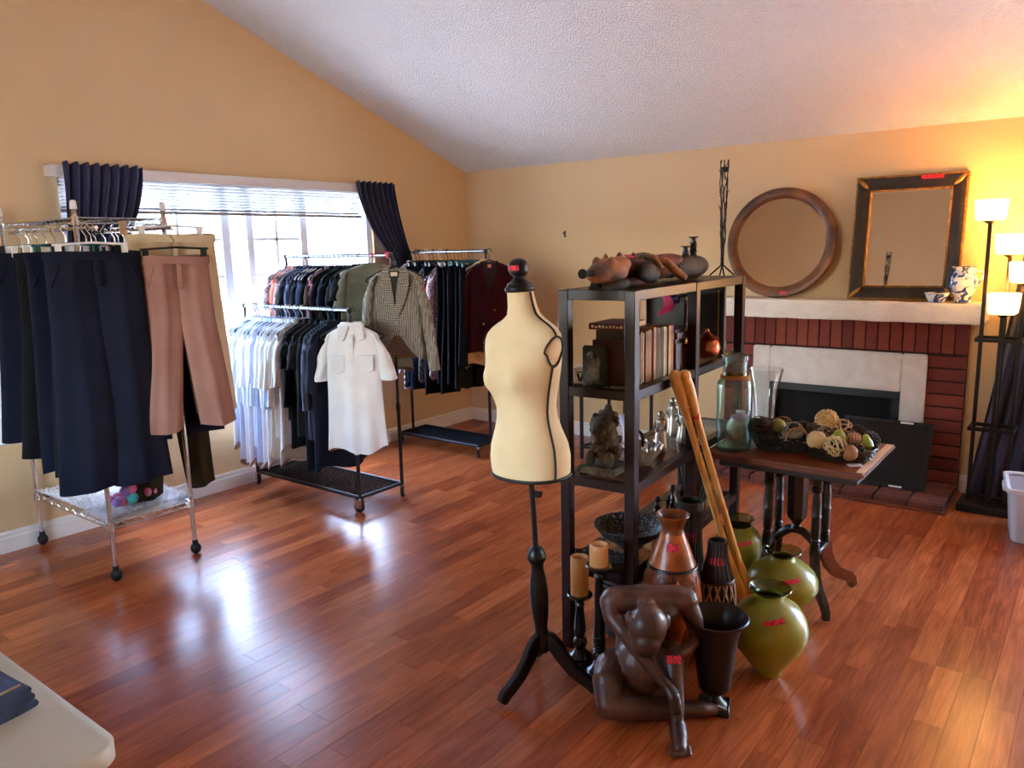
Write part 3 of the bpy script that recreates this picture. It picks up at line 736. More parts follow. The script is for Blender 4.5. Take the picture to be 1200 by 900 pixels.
# ------------------------------------------------------------------ garments in front, with their details
def ribbon(pts, wd, th=.004, nrm=(0, -1, 0)):
    """flat strip along pts lying in the garment plane; wd is a width or list"""
    b = M(); P = [Vector(p) for p in pts]; N = Vector(nrm); rings = []
    for i, p in enumerate(P):
        t = (P[min(i+1, len(P)-1)]-P[max(0, i-1)]).normalized(); s = t.cross(N).normalized(); ww = (wd[i] if isinstance(wd, list) else wd)/2
        rings.append([p-s*ww, p+s*ww, p+s*ww+N*th, p-s*ww+N*th])
    return b.loft(rings)
def button(t, x, y, z, r, ma):
    M().lathe([(r, 0), (r, .002), (r*.6, .004)], 12, T=Matrix.Translation((x, y, z)) @ Matrix.Rotation(PI/2, 4, 'X')).build('button', ma, t)
# white short sleeved shirt
ws = thing('white_shirt', 'white short sleeved shirt with a chest pocket at the rail end', 'shirt', (1.275, -2.62, 1.345), D(38))
body_mesh(301, .80, w=.175, d=.06, amt=.018, flare=1.1, hemrag=.02, n=56).build('torso', WS, ws, ang=60)
for s in (-1, 1): sleeve_mesh(302, s, .27, w=.18, r0=.05, r1=.088, out=.07).build('sleeve', WS, ws, ang=60)
collar_mesh(.066).build('collar', WS, ws, solid=.003)
for s in (-1, 1):
    M().prism([(s*.004, -.085), (s*.075, -.078), (s*.085, -.17), (s*.045, -.185)], 1, -.062, -.055).build('collar_point', WS, ws, bev=.002)
M().box(-.016, .016, -.074, -.058, -.92, -.15).build('placket', WS, ws, bev=.003)
for i in range(6): button(ws, 0, -.075, -.2-.115*i, .0055, WHITEP)
for s in (-1, 1): M().prism([(s*.045, -.275), (s*.135, -.275), (s*.135, -.375), (s*.09, -.39), (s*.045, -.375)], 1, -.066, -.05).build('chest_pocket', WS, ws, bev=.003)
put_hanger(ws, 'plastic', BLKP)
# houndstooth jacket
def hound():
    k = NT('houndstooth_wool'); co = k.co('Object', (1, 1, 1), (0, D(45), 0))
    ch = k.n('TexChecker'); ch.inputs['Scale'].default_value = 118; ch.inputs['Color1'].default_value = (*lin((172, 165, 150)), 1); ch.inputs['Color2'].default_value = (*lin((74, 72, 68)), 1)
    k.l(co, ch.inputs[0]); k.l(ch.outputs[0], k.b.inputs['Base Color']); k.b.inputs['Roughness'].default_value = .95
    return k.m
HND = hound()
hj = thing('houndstooth_jacket', 'grey houndstooth jacket with a shawl collar on the high rail end', 'jacket', (1.29, -2.225, 1.685), D(36))
body_mesh(311, .60, w=.185, d=.07, amt=.007, flare=1.05, hemrag=.008, cut=.17, n=72).build('torso', HND, hj, ang=60)
for s in (-1, 1): sleeve_mesh(312, s, .60, w=.18, r0=.065, r1=.06, out=.085, y=-.035).build('sleeve', HND, hj, ang=60)
for s in (-1, 1):
    ribbon([(s*.055, -.035, -.078), (s*.062, -.06, -.12), (s*.055, -.079, -.2), (s*.035, -.085, -.3), (s*.008, -.086, -.4)], [.035, .06, .075, .06, .02], .008).build('lapel', HND, hj)
M().prism([(-.035, -.1), (.035, -.1), (.028, -.2), (0, -.32), (-.028, -.2)], 1, -.075, -.066).build('lining', mat('dark_lining', (60, 56, 52), .7), hj)
M().box(-.022, .022, -.078, -.075, -.135, -.11).build('paper_label', mat('cream_label', (224, 206, 176), .7), hj)
button(hj, .005, -.087, -.44, .012, mat('grey_button', (150, 144, 132), .4))
put_hanger(hj, 'plastic', BLKP)
# maroon cardigan
mc = thing('maroon_cardigan', 'maroon cardigan with brass buttons at the corner rack end', 'cardigan', (1.075, -.975, 1.692), D(40))
body_mesh(321, .72, w=.2, d=.06, amt=.007, flare=1.04, hemrag=.01, n=48).build('torso', MAR, mc, ang=60)
for s in (-1, 1): sleeve_mesh(322, s, .62, w=.2, r0=.07, r1=.05, out=.05).build('sleeve', MAR, mc, ang=60)
M().prism([(-.05, -.085), (.05, -.085), (.05, -.2), (.02, -.42), (-.01, -.42), (-.05, -.2)], 1, -.066, -.055).build('lining', mat('maroon_lining', (44, 12, 20), .8), mc)
for s in (-1, 1): ribbon([(s*.06, -.04, -.08), (s*.058, -.062, -.16), (s*.045, -.066, -.28), (s*.012, -.068, -.44), (s*.012, -.07, -.79)], [.02, .03, .034, .03, .028], .006).build('front_band', MAR, mc)
for x_, z_ in ((.03, -.47), (.03, -.6), (-.06, -.58), (-.06, -.73), (.035, -.72)): button(mc, x_, -.073, z_, .010, GOLD)
M().box(-.014, .014, -.07, -.066, -.13, -.105).build('paper_label', mat('pink_label', (214, 130, 120), .7), mc)
put_hanger(mc, 'plastic', BLKP)

# trousers on the wire rack
def hero_trousers(name, label, loc, yawd, ma, L, w, hem, spread, seed, hanger, hm, d=.03, cuff=False):
    t = thing(name, label, 'trousers', loc, D(yawd))
    trouser_mesh(seed, L, w, hem, d, spread, n=36).build('trouser_legs', ma, t, ang=60)
    waist_mesh(w, d+.006).build('waistband', ma, t, solid=.003)
    M().box(-.012, .012, -d-.012, -d-.004, -.29, -.16).build('fly', ma, t, bev=.003)
    for s in (-1, 1): M().prism([(s*w*.70, -.168), (s*w*.725, -.168), (s*w*.97, -.28), (s*w*.95, -.285)], 1, -d*.75, -d*.4).build('pocket_welt', ma, t, bev=.001)
    put_hanger(t, hanger, hm)
    return t
RZ = 1.862
hero_trousers('navy_trousers', 'long wide legged navy trousers at the front of the wire rack', (1.03, -4.05, RZ), 78, DNV, 1.20, .215, .15, -.02, 401, 'clip', WHITEP, .034)
hero_trousers('navy_trousers', 'navy trousers on a teal hanger at the outer side of the rack', (.80, -4.07, RZ), 96, NV, 1.10, .21, .14, -.02, 402, 'clip', TEAL, .034)
hero_trousers('navy_trousers', 'black navy trousers hung behind the teal hanger', (.62, -4.05, RZ), 90, BK, 1.06, .2, .14, .03, 403, 'clip', BLKP)
hero_trousers('black_trousers', 'black trousers directly behind the long navy pair', (.93, -4.03, RZ), 84, BK, 1.12, .2, .13, .03, 404, 'clip', BLKP)
hero_trousers('white_trousers', 'white trousers at the far outer end of the wire rack', (.20, -4.05, RZ), 90, WS, 1.05, .2, .13, .02, 405, 'clip', WHITEP)
hero_trousers('navy_trousers', 'dark navy trousers, second from the wall on the wire rack', (.40, -4.08, RZ), 90, DNV, 1.0, .2, .13, .02, 406, 'clip', BLKP)
hero_trousers('pink_trousers', 'dusty pink trousers on a black clip hanger', (1.10, -3.655, RZ-.03), 78, PNK, .93, .17, .10, .07, 411, 'clip', BLKP, .034)
hero_trousers('cream_trousers', 'cream trousers hung just behind the pink pair', (1.02, -3.62, RZ+.085), 78, CRM, 1.0, .225, .115, .06, 412, 'clip', WHITEP, .034)
hero_trousers('navy_trousers', 'short dark navy trousers behind the cream pair', (.95, -3.655, RZ), 88, NV, 1.03, .2, .12, .05, 413, 'clip', BLKP)
hero_trousers('olive_trousers', 'long olive trousers hanging low behind the pink pair', (.86, -3.655, RZ), 86, OLV, 1.37, .2, .085, .09, 414, 'clip', BLKP)
hero_trousers('black_trousers', 'black trousers behind the olive pair on the wire rack', (.74, -3.655, RZ), 90, BK, 1.0, .2, .12, .03, 415, 'clip', BLKP)
hero_trousers('grey_trousers', 'charcoal trousers, nearest the wall on the wire rack', (.5, -3.655, RZ), 90, CH, 1.0, .2, .12, .03, 416, 'clip', BLKP)
# spare empty hangers crowding the outer rail
for i in range(13):
    t = thing('coat_hanger', 'empty white wire hanger crowded on the wire rack rail', 'hanger', (.10+.057*i+.012, -4.05 if i % 2 else -3.655, RZ), D(88+rg.uniform(-14, 14)), 'empty hangers on the wire rack')
    put_hanger(t, 'clip', WHITEP)

# fleece and toys on the low wire shelf
fl = M()
rd = random.Random(21)
fl.grid(40, 22, lambda u, v: (-.44+.88*u, -.2+.42*v, .323+.028*math.sin(PI*u)**.4*math.sin(PI*v)**.4+.012*noise.noise(Vector((u*9, v*6, 1)))))
fc = thing('fleece_throw', 'white fluffy fleece laid on the low wire shelf', 'throw', (.51, -3.86, .32))
fo = fl.build('fleece_backing', cloth('white_fleece', (238, 236, 238)), fc, world=False, solid=.006)
for v_ in fo.data.vertices: v_.co.z -= .32
tf = M()
for i in range(5200):
    u, v = rd.random(), rd.random(); x_, y_ = -.45+.9*u, -.215+.45*v
    if rd.random() < .25:
        e_ = rd.choice((0, 1, 2)); x_, y_ = (.45, y_) if e_ == 0 else ((x_, -.225) if e_ == 1 else (x_, .225))
    z_ = .012+.024*(abs(math.sin(PI*u)*math.sin(PI*v)))**.4; a = rd.uniform(0, 2*PI); l_ = rd.uniform(.025, .055); w_ = .0035
    dx, dy = math.cos(a)*l_*.7, math.sin(a)*l_*.7
    tf.add([(x_-w_*math.sin(a), y_+w_*math.cos(a), z_), (x_+w_*math.sin(a), y_-w_*math.cos(a), z_), (x_+dx, y_+dy, z_+l_*rd.uniform(.1, .6))], [(0, 1, 2)])
to = tf.build('fleece_pile', cloth('white_fleece', (238, 236, 238)), fc); to['kind'] = 'stuff'
def blob(name, label, cat, loc, parts, vox=.007, sm=6, rz=0):
    """soft thing: parts = [(part name, material, [(centre, radii)...])]"""
    t = thing(name, label, cat, loc, rz)
    for nm, ma, bl_ in parts:
        b = M()
        for c, r in bl_: b.ball(c, r, 14)
        o = b.build(nm, ma, t)
        if len(bl_) > 1: remesh(o, vox, sm)
    return t
TPK = mat('pink_plush', (214, 92, 140), .8, c2=(226, 150, 180), var=18); TTL = mat('teal_plush', (60, 170, 176), .8, c2=(120, 200, 200), var=18)
blob('plush_toy', 'pink plush toy lying on the white fleece', 'toy', (.80, -3.84, .352), [('body', TPK, [((0, 0, .05), (.07, .06, .05)), ((.06, .03, .06), (.045, .045, .05)), ((-.05, -.05, .04), (.04, .045, .04))]), ('ear', TPK, [((.03, .05, .12), (.018, .012, .035))]), ('ear', TPK, [((.085, .03, .12), (.018, .012, .035))])])
blob('plush_toy', 'teal plush toy behind the pink one on the fleece', 'toy', (.62, -3.74, .352), [('body', TTL, [((0, 0, .055), (.06, .06, .055)), ((.03, .05, .1), (.04, .04, .045))]), ('scarf', TPK, [((.02, .035, .07), (.05, .05, .012))])])
bg_ = thing('toy_bag', 'clear bag of pink and teal toys at the shelf front', 'bag', (.88, -3.98, .352))
rd = random.Random(4)
for i in range(9): M().ball((rd.uniform(-.05, .05), rd.uniform(-.06, .06), .03+rd.random()*.09), rd.uniform(.02, .032), 10).build('toy_block', rd.choice([TPK, TTL, mat('violet_toy', (150, 110, 190), .5)]), bg_)

# ------------------------------------------------------------------ dress form
df_ = thing('dress_form', 'cream linen dress form with black piping on a black tripod', 'mannequin', (3.43, -3.60, 0), D(-6))
# tripod (local: upright), torso leans a little with the pole
turn = [(.024, .155), (.03, .17), (.031, .20), (.027, .225), (.025, .26), (.031, .30), (.034, .33), (.036, .40), (.031, .46), (.024, .50), (.026, .52), (.036, .535), (.038, .55), (.03, .57), (.024, .582), (.016, .59)]
LEAN = Matrix.Translation((0, 0, .15)) @ Matrix.Rotation(D(-2.6), 4, Vector((-.61, .79, 0)).normalized()) @ Matrix.Translation((0, 0, -.15))
LEAN = Matrix.Rotation(D(6), 4, 'Z') @ LEAN @ Matrix.Rotation(D(-6), 4, 'Z')
sp = M().lathe(turn, 24, T=LEAN); sp.build('turned_post', EBON, df_)
M().tube([LEAN @ Vector((0, 0, .57)), LEAN @ Vector((0, 0, .86))], .011, 12).build('pole', EBON, df_)
M().prism([(.01, .79), (.04, .79), (.05, .815), (.01, .815)], 1, -.008, .008, T=LEAN).build('bracket', EBON, df_, bev=.002)
inv6 = Matrix.Rotation(D(6), 3, 'Z')
for k, (fx, fy) in enumerate(((3.384, -3.814), (3.637, -3.53), (3.265, -3.43))):
    d = inv6 @ Vector((fx-3.43, fy+3.60, 0)); L = d.length; a = math.atan2(d.y, d.x)
    prof = [(.0, .20), (.03, .205), (.055, .18), (.085, .135), (.125, .09), (.165, .062), (.195, .045), (L-.004, .02)]
    T = Matrix.Rotation(a, 4, 'Z'); rings = []
    pts = [Vector((r_, 0, z_)) for r_, z_ in prof]
    b = M()
    hh = [.03, .032, .03, .027, .025, .024, .024, .02]
    rings = []
    for i, p in enumerate(pts):
        t = (pts[min(i+1, len(pts)-1)]-pts[max(i-1, 0)]).normalized(); nn = Vector((-t.z, 0, t.x)); wd = .015
        rings.append([p+nn*hh[i]+Vector((0, -wd, 0)), p+nn*hh[i]+Vector((0, wd, 0)), p-nn*hh[i]+Vector((0, wd, 0)), p-nn*hh[i]+Vector((0, -wd, 0))])
    for r_ in rings:
        for i, q in enumerate(r_): r_[i] = Vector((q.x, q.y, max(q.z, .0)))
    b.loft(rings, T=T); b.build('tripod_leg', EBON, df_, bev=.004, seg=2)
# torso rings: z, half width, front depth, back depth, centre shift
TR = [(.842, .158, .118, .118, .0), (.87, .162, .122, .124, 0), (.92, .163, .123, .13, 0), (.97, .156, .117, .124, 0), (1.03, .136, .102, .104, 0), (1.08, .123, .095, .090, .0), (1.12, .121, .094, .086, 0),
      (1.17, .129, .102, .09, 0), (1.22, .141, .112, .098, 0), (1.27, .151, .115, .104, 0), (1.31, .158, .108, .105, 0), (1.35, .166, .098, .1, 0), (1.385, .170, .086, .092, .003), (1.41, .165, .074, .082, .006), (1.43, .147, .066, .074, .01), (1.447, .118, .06, .068, .012),
      (1.462, .088, .055, .062, .015), (1.48, .065, .05, .055, .015), (1.51, .055, .046, .05, .012), (1.545, .051, .044, .047, .008), (1.565, .049, .043, .045, .006)]
TR = [((z if z > 1.41 else 1.41-(1.41-z)*.935), *r_) for z, *r_ in TR]
def tor(th, z):
    """surface point of the torso; th=0 is its +x side, -pi/2 the front"""
    for a, b in zip(TR, TR[1:]):
        if a[0] <= z <= b[0]+1e-9:
            q = (z-a[0])/(b[0]-a[0]); w_, f_, k_, c_ = (a[i]+(b[i]-a[i])*q for i in (1, 2, 3, 4)); break
    c, s = math.cos(th), math.sin(th); p = 1.0
    e = .92
    x = w_*math.copysign(abs(c)**e, c); y = (f_ if s < 0 else k_)*math.copysign(abs(s)**e, s)+c_
    if s < 0:
        for sx in (-1, 1):
            y -= .040*math.exp(-((x-sx*.066)/.045)**2-((z-1.254)/.055)**2)
    return Vector((x, y, z))
N = 64; zz = []
for a, b in zip(TR, TR[1:]):
    for k in range(3): zz.append(a[0]+(b[0]-a[0])*k/3)
zz.append(TR[-1][0])
tb = M().loft([[tuple(LEAN @ tor(2*PI*j/N, z)) for j in range(N)] for z in zz]); torso = tb.build('torso', CREAM, df_, ang=70)
def pipe_on(path, r=.0042, closed=False):
    M().tube([LEAN @ Vector(p) for p in path], r, 7, closed).build('piping', PIPING, torso)
def off(th, z, o=.002):
    p = tor(th, z); n_ = Vector((p.x, p.y, 0)).normalized(); return p+n_*o
pipe_on([off(2*PI*k/56, .884) for k in range(56)], .0065, True)
for sd in (0, PI):
    sg = 1 if sd == 0 else -1
    # side seam from hem to armhole, shoulder seam from armhole to neck
    pipe_on([off(sd-sg*.30+sg*.18*((z-.885)/.42), z) for z in [.885+.42*k/22 for k in range(23)]])
    cx = 1.352
    loop = []
    for k in range(26):
        a = 2*PI*k/26; z = cx+.052*math.sin(a)*(1 if math.sin(a) > 0 else 1.05); th = sd+sg*(.06+.42*math.cos(a)*(1.0 if math.sin(a) > -.2 else .8)*(1-.35*max(0, -math.sin(a))))-sg*.14
        loop.append(off(th, z, .003))
    pipe_on(loop, .0042, True)
    pipe_on([off(sd-sg*(.08-.05*k/14), 1.402+.16*k/14) for k in range(15)])
cap = [(.0, 0), (.052, 0), (.056, .006), (.056, .014), (.047, .022), (.045, .03), (.034, .036), (.022, .046), (.02, .054), (.03, .062), (.036, .074), (.036, .092), (.031, .106), (.02, .116), (.006, .12)]
TC = LEAN @ Matrix.Translation((0, .006, 1.563))
kn = M().lathe(cap[1:], 28, T=TC).build('neck_knob', EBON, df_)
M().lathe([(.0372, .078), (.0374, .09)], 12, T=TC, cap0=False, cap1=False)
s_ = M().grid(6, 2, lambda u, v: tuple(TC @ Vector((.0375*math.cos(-2.3+1.5*u), .0375*math.sin(-2.3+1.5*u), .077+.018*v)))).build('price_sticker', REDT, kn, solid=-.0006); s_['label'] = 'red price sticker'

# ------------------------------------------------------------------ open shelf unit
SF = Vector((3.653, -3.274, 0)); STH = .0561; SWD, SLN, SHT = .339, 1.318, 1.548
SLV = (.39, .78, 1.157, SHT)
def SP(u, v, z):
    """point on the shelf unit: u in from its fireplace side, v back from its front"""
    return (SF.x-u*math.cos(STH)-v*math.sin(STH), SF.y-u*math.sin(STH)+v*math.cos(STH), z)
sh = thing('shelf_unit', 'tall espresso wood open shelf unit with glass shelves', 'shelf', SP(SWD/2, SLN/2, 0), STH)
hw, hl, q = SWD/2, SLN/2, .044
for sx in (-1, 1):
    for yy in (-hl+q/2, 0, hl-q/2):
        M().cb((sx*(hw-q/2), yy, SHT/2-.001), (q, q, SHT-.002)).build('post', SHELFW, sh, bev=.002)
for z in SLV:
    for sx in (-1, 1):
        M().box(sx*(hw-q/2)-q/2+.003, sx*(hw-q/2)+q/2-.003, -hl+q, -q/2, z-.04, z).build('side_rail', SHELFW, sh, bev=.002)
        M().box(sx*(hw-q/2)-q/2+.003, sx*(hw-q/2)+q/2-.003, q/2, hl-q, z-.04, z).build('side_rail', SHELFW, sh, bev=.002)
    for yy in (-hl+q/2, hl-q/2): M().box(-hw+q, hw-q, yy-q/2+.003, yy+q/2-.003, z-.04, z).build('end_rail', SHELFW, sh, bev=.002)
    if z < SHT: M().box(-hw+q, hw-q, -hl+q, hl-q, z-.008, z-.001).build('glass_shelf', SGLASS, sh, smooth=False)
M().box(-hw+q-.002, hw-q+.002, -hl+q-.002, hl-q+.002, SHT-.03, SHT-.001).build('top_board', SHELFW, sh)

# books on the second shelf down
rd = random.Random(9)
bcol = [((92, 30, 32), 'dark red'), ((88, 84, 74), 'grey'), ((120, 72, 40), 'brown'), ((150, 104, 60), 'tan'), ((60, 34, 26), 'dark brown'), ((168, 120, 84), 'light brown'), ((176, 128, 100), 'pinkish tan'), ((110, 40, 34), 'russet'), ((190, 140, 110), 'peach'),
        ((70, 50, 34), 'umber'), ((208, 186, 142), 'cream'), ((34, 30, 30), 'black'), ((214, 196, 154), 'pale cream'), ((56, 60, 58), 'slate'), ((198, 160, 104), 'buff'), ((160, 104, 58), 'caramel')]
v = .085
Z2 = SLV[2]
for i, (c, cnm) in enumerate(bcol):
    th = rd.uniform(.02, .03) if i > 1 else .026; hgt = [.185, .222, .205, .215][i] if i < 4 else rd.uniform(.212, .222); dp = rd.uniform(.17, .19)
    b = thing('book', cnm+' book standing in the row on the shelf unit', 'book', SP(.05+dp/2, v+th/2, Z2), STH, 'books standing on the shelf unit')
    cm = mat('book_cloth_%d' % i, c, .7, c2=tuple(int(x*.8) for x in c), var=14)
    k = M(); k.box(-dp/2, dp/2, -th/2, -th/2+.003, 0, hgt); k.box(-dp/2, dp/2, th/2-.003, th/2, 0, hgt)
    if i % 3 != 1: k.box(dp/2-.003, dp/2, -th/2, th/2, 0, hgt)
    else: k.box(-dp/2, -dp/2+.003, -th/2, th/2, 0, hgt)
    k.build('cover', cm, b, bev=.0008)
    M().box(-dp/2+.006, dp/2-.005, -th/2+.003, th/2-.003, .004, hgt-.005).build('page_block', PAPER, b, smooth=False)
    v += th+.0008
VB = v
fb_ = thing('book', 'red book lying flat on top of the book row', 'book', (*SP(.19, .235, 0)[:2], Z2+.2225), STH+.04)
k = M(); k.box(-.08, .08, -.11, .11, 0, .003); k.box(-.08, .08, -.11, .11, .022, .025); k.box(-.08, -.077, -.11, .11, 0, .025); k.box(-.08, .08, -.11, -.107, 0, .025)
k.build('cover', mat('red_book_cloth', (124, 28, 30), .6), fb_); M().box(-.076, .078, -.106, .108, .003, .022).build('page_block', PAPER, fb_, smooth=False)
t_ = M()
for i in range(9): t_.box(-.068+.016*i, -.058+.016*i, -.1106, -.11, .007, .007+.011-(.004 if i % 3 == 1 else 0))
t_.build('spine_lettering', mat('cream_lettering', (224, 196, 160), .6), fb_)
be = thing('bookend', 'dark green bookend with a silver relief figure at the row front', 'bookend', SP(.20, .055, Z2), STH)
M().box(-.055, .055, -.012, .012, 0, .165).build('plate', mat('dark_green_leather', (36, 44, 30), .5, c2=(24, 30, 22), var=9), be, bev=.006, seg=2)
rl = M()
for c, r in (((-.012, -.014, .125), (.018, .012, .02)), ((-.005, -.014, .085), (.026, .013, .035)), ((.012, -.014, .05), (.022, .012, .03)), ((-.02, -.014, .04), (.02, .012, .03)), ((.0, -.014, .015), (.042, .012, .014)), ((.022, -.013, .1), (.012, .008, .03))): rl.ball(c, r, 14)
ro_ = rl.build('relief_figure', mat('tarnished_silver', (120, 124, 120), .35, .8, c2=(60, 62, 60), var=20), be); remesh(ro_, .004, 4)
wbx = thing('small_box', 'small white box with a black printed mark on the shelf unit', 'box', SP(.285, .10, Z2), STH+.2)
M().box(-.028, .028, -.03, .03, 0, .062).build('carton', WHITEP, wbx, bev=.002); M().box(-.03, .03, -.032, .032, .056, .07).build('lid', WHITEP, wbx, bev=.002)
pm_ = M(); pm_.prism([(-.016, .044), (-.006, .044), (0, .02), (.008, .044), (.018, .044), (.006, .01), (-.006, .01)], 1, -.0312, -.03); pm_.box(-.016, .018, -.0312, -.03, .047, .051); pm_.build('printed_mark', BLKP, wbx, smooth=False)
# red lacquer box, dark cabinet, ribbon, copper pot and picture frame further back on the same shelf
rbx = thing('lacquer_box', 'dark red lacquered box beside the book row', 'box', SP(.16, VB+.115, Z2), STH)
M().box(-.11, .11, -.095, .095, 0, .13).build('body', mat('red_lacquer', (92, 20, 24), .35, c2=(66, 14, 18), var=9), rbx, bev=.006, seg=2); M().box(-.115, .115, -.1, .1, .132, .185).build('lid', MATS['red_lacquer'], rbx, bev=.012, seg=2)
M().lathe([(.013, .004), (.013, .012), (.006, .014)], 12, T=Matrix.Translation((.113, 0, .13)) @ Matrix.Rotation(PI/2, 4, 'Y')).build('clasp', GOLD, rbx)
cbn = thing('wooden_cabinet', 'small dark wooden cabinet with a pink ribbon on the shelf', 'cabinet', SP(.20, VB+.34, Z2), STH)
M().box(-.1, .1, -.09, .09, 0, .32).build('body', mat('rosewood', (70, 34, 26), .4, spec=.25, c2=(40, 20, 17), var=6, sc=(8, 8, 1)), cbn, bev=.004)
for s in (-1, 1): M().box(.1, .106, s*.044-.04, s*.044+.04, .02, .3).build('door', MATS['rosewood'], cbn, bev=.003)
RIB = mat('magenta_ribbon', (196, 40, 96), .6)
for a, b, cc in ((-.0905, -.0975, RIB),): 
    M().grid(4, 16, lambda u, v_: (-.02+.05*u+.02*math.sin(6*v_), -.094-.012*math.sin(5*v_+u), .325-.14*v_)).build('ribbon', RIB, cbn, solid=.002)
M().grid(4, 10, lambda u, v_: (.03+.04*u, -.094-.01*math.sin(5*v_), .325-.05*v_)).build('ribbon', mat('violet_ribbon', (64, 50, 140), .6), cbn, solid=.002)
cpp = [(.0, 0), (.045, 0), (.062, .02), (.066, .05), (.058, .075), (.05, .085), (.06, .095), (.05, .1), (.02, .12), (.006, .13)]
cp = thing('copper_pot', 'lidded copper pot in front of the picture frame', 'pot', SP(.09, VB+.52, Z2), STH)
M().lathe(cpp[1:], 24).build('body', mat('copper', (176, 96, 66), .28, .9), cp); M().ball((0, 0, .135), .01, 10).build('knob', MATS['copper'], cp)
pf = thing('picture_frame', 'black picture frame with a gold inner edge on the shelf', 'picture frame', SP(.17, 1.16, Z2), STH+D(90), rot=(D(0), 0, STH+D(0)))
for a, b, c, d in ((-.12, .12, 0, .025), (-.12, .12, .325, .35), (-.12, -.095, .025, .325), (.095, .12, .025, .325)): M().box(a, b, -.015, .015, c, d).build('frame_bar', BLKP, pf, bev=.003)
M().box(-.095, .095, -.002, .004, .025, .325).build('picture', mat('sepia_picture', (70, 48, 36), .4, c2=(34, 24, 22), var=12), pf, smooth=False)
for a, b, c, d in ((-.095, -.088, .025, .325), (.088, .095, .025, .325)): M().box(a, b, -.017, -.006, c, d).build('gold_edge', GOLD, pf, smooth=False)

# third shelf: carved stone lion, crystal dish, silver figurines
Z3 = SLV[1]
ln = thing('stone_lion', 'carved grey stone guardian lion with a curly mane', 'statue', SP(.20, .14, Z3), STH)
st_m = mat('weathered_stone', (112, 96, 76), .85, c2=(72, 62, 50), var=24, bump=.7, bscale=70, bdist=.008)
M().box(-.085, .085, -.085, .085, 0, .03).build('plinth', st_m, ln, bev=.006, seg=2)
lb = M()
for c, r in (((0, .02, .085), (.062, .06, .06)), ((0, -.005, .14), (.06, .055, .05)), ((0, -.015, .195), (.056, .056, .046)), ((0, -.06, .182), (.034, .026, .024)), ((0, .02, .235), (.04, .03, .026)), ((-.045, -.05, .06), (.022, .024, .035)), ((.045, -.05, .06), (.022, .024, .035)), ((.0, .03, .262), (.018, .016, .022)), ((-.05, -.0, .212), (.016, .014, .018)), ((.05, 0, .212), (.016, .014, .018))): lb.ball(c, r, 16)
rl_ = random.Random(2)
for i in range(46):
    a = rl_.uniform(-.4, PI+.4); z = rl_.uniform(.09, .24); rr = .058 if z < .21 else .045; lb.ball((rr*math.cos(a), .005+rr*math.sin(a)*.95, z), .015, 8)
for i in range(8): lb.ball((rl_.uniform(-.04, .04), -.055, .1+.006*i), .012, 8)
lo = lb.build('lion_body', st_m, ln); remesh(lo, .0045, 3)
cr = thing('crystal_dish', 'cut glass dish with ruffled rim on the glass shelf', 'dish', SP(.115, .30, Z3), STH)
CRG = mat('cut_crystal', (214, 218, 222), .08, .55)
n = 36; rings = []
for r, z in ((.04, 0), (.045, .008), (.06, .03), (.082, .06), (.09, .08), (.084, .08), (.07, .055), (.05, .03), (.03, .014)):
    rings.append([(r*(1+.07*math.cos(12*2*PI*j/n))*math.cos(2*PI*j/n), r*(1+.07*math.cos(12*2*PI*j/n))*math.sin(2*PI*j/n), z+.01*math.cos(6*2*PI*j/n)*(z/.08)) for j in range(n)])
M().loft(rings).build('bowl', CRG, cr, ang=15)
bd = M()
for i in range(14): a = 2*PI*i/14; bd.ball((.088*math.cos(a), .088*math.sin(a), .082), .014, 8)
bd.build('rim_beads', CRG, cr)
flat_sticker(cr, (.0, -.055, .088), .04, .022, Matrix.Rotation(D(60), 4, 'X'))
pit = thing('lilac_pitcher', 'lilac spouted pitcher with a dark handle on the glass shelf', 'pitcher', SP(.2, .40, Z3), STH-.4)
M().tube([(0, 0, .0), (0, 0, .05), (-.01, 0, .1), (-.035, 0, .14), (-.075, 0, .17)], [.045, .05, .036, .026, .018], 16).build('body', mat('lilac_ceramic', (176, 178, 206), .3), pit)
M().tube([(.03, 0, .02), (.07, 0, .06), (.07, 0, .11), (.03, 0, .13), (.0, 0, .105)], .008, 8).build('handle', mat('dark_brown_glaze', (50, 28, 24), .3), pit)
rs = thing('red_stick', 'red lacquered chopstick lying behind the crystal dish', 'stick', SP(.22, .52, Z3+.002), STH)
M().tube([(-.02, -.1, .006), (.03, .1, .006)], [.004, .006], 8).build('shaft', mat('red_stick_paint', (190, 40, 40), .4), rs); M().lathe([(.0065, 0), (.007, .01), (.003, .014)], 8, T=Matrix.Translation((.03, .1, .006)) @ Matrix.Rotation(D(-90), 4, 'X')).build('end_cap', GOLD, rs)
SILV = mat('silver_figure', (196, 190, 182), .28, .75, c2=(120, 112, 104), var=14)
for i, (u_, v_, h_) in enumerate(((.13, .56, .19), (.10, .76, .17), (.19, .84, .2))):
    f_ = thing('silver_figurine', ('silver robed figurine behind the wooden oars', 'small silver robed figurine past the shelf mid post', 'taller silver figurine at the back of the glass shelf')[i], 'figurine', SP(u_, v_, Z3), STH, 'silver figurines on the glass shelf')
    M().lathe([(.036, 0), (.038, .008), (.032, .03), (.026, h_*.45), (.021, h_*.55), (.026, h_*.68), (.022, h_*.76), (.009, h_*.8)], 18).build('robe', SILV, f_)
    M().ball((0, -.002, h_*.87), (.016, .017, .021), 14).build('head', SILV, f_)
    b_ = M(); b_.tube([(-.022, 0, h_*.7), (-.03, -.012, h_*.55), (-.008, -.026, h_*.5)], .0075, 8); b_.tube([(.022, 0, h_*.7), (.03, -.012, h_*.55), (.008, -.026, h_*.5)], .0075, 8); b_.build('arms', SILV, f_)
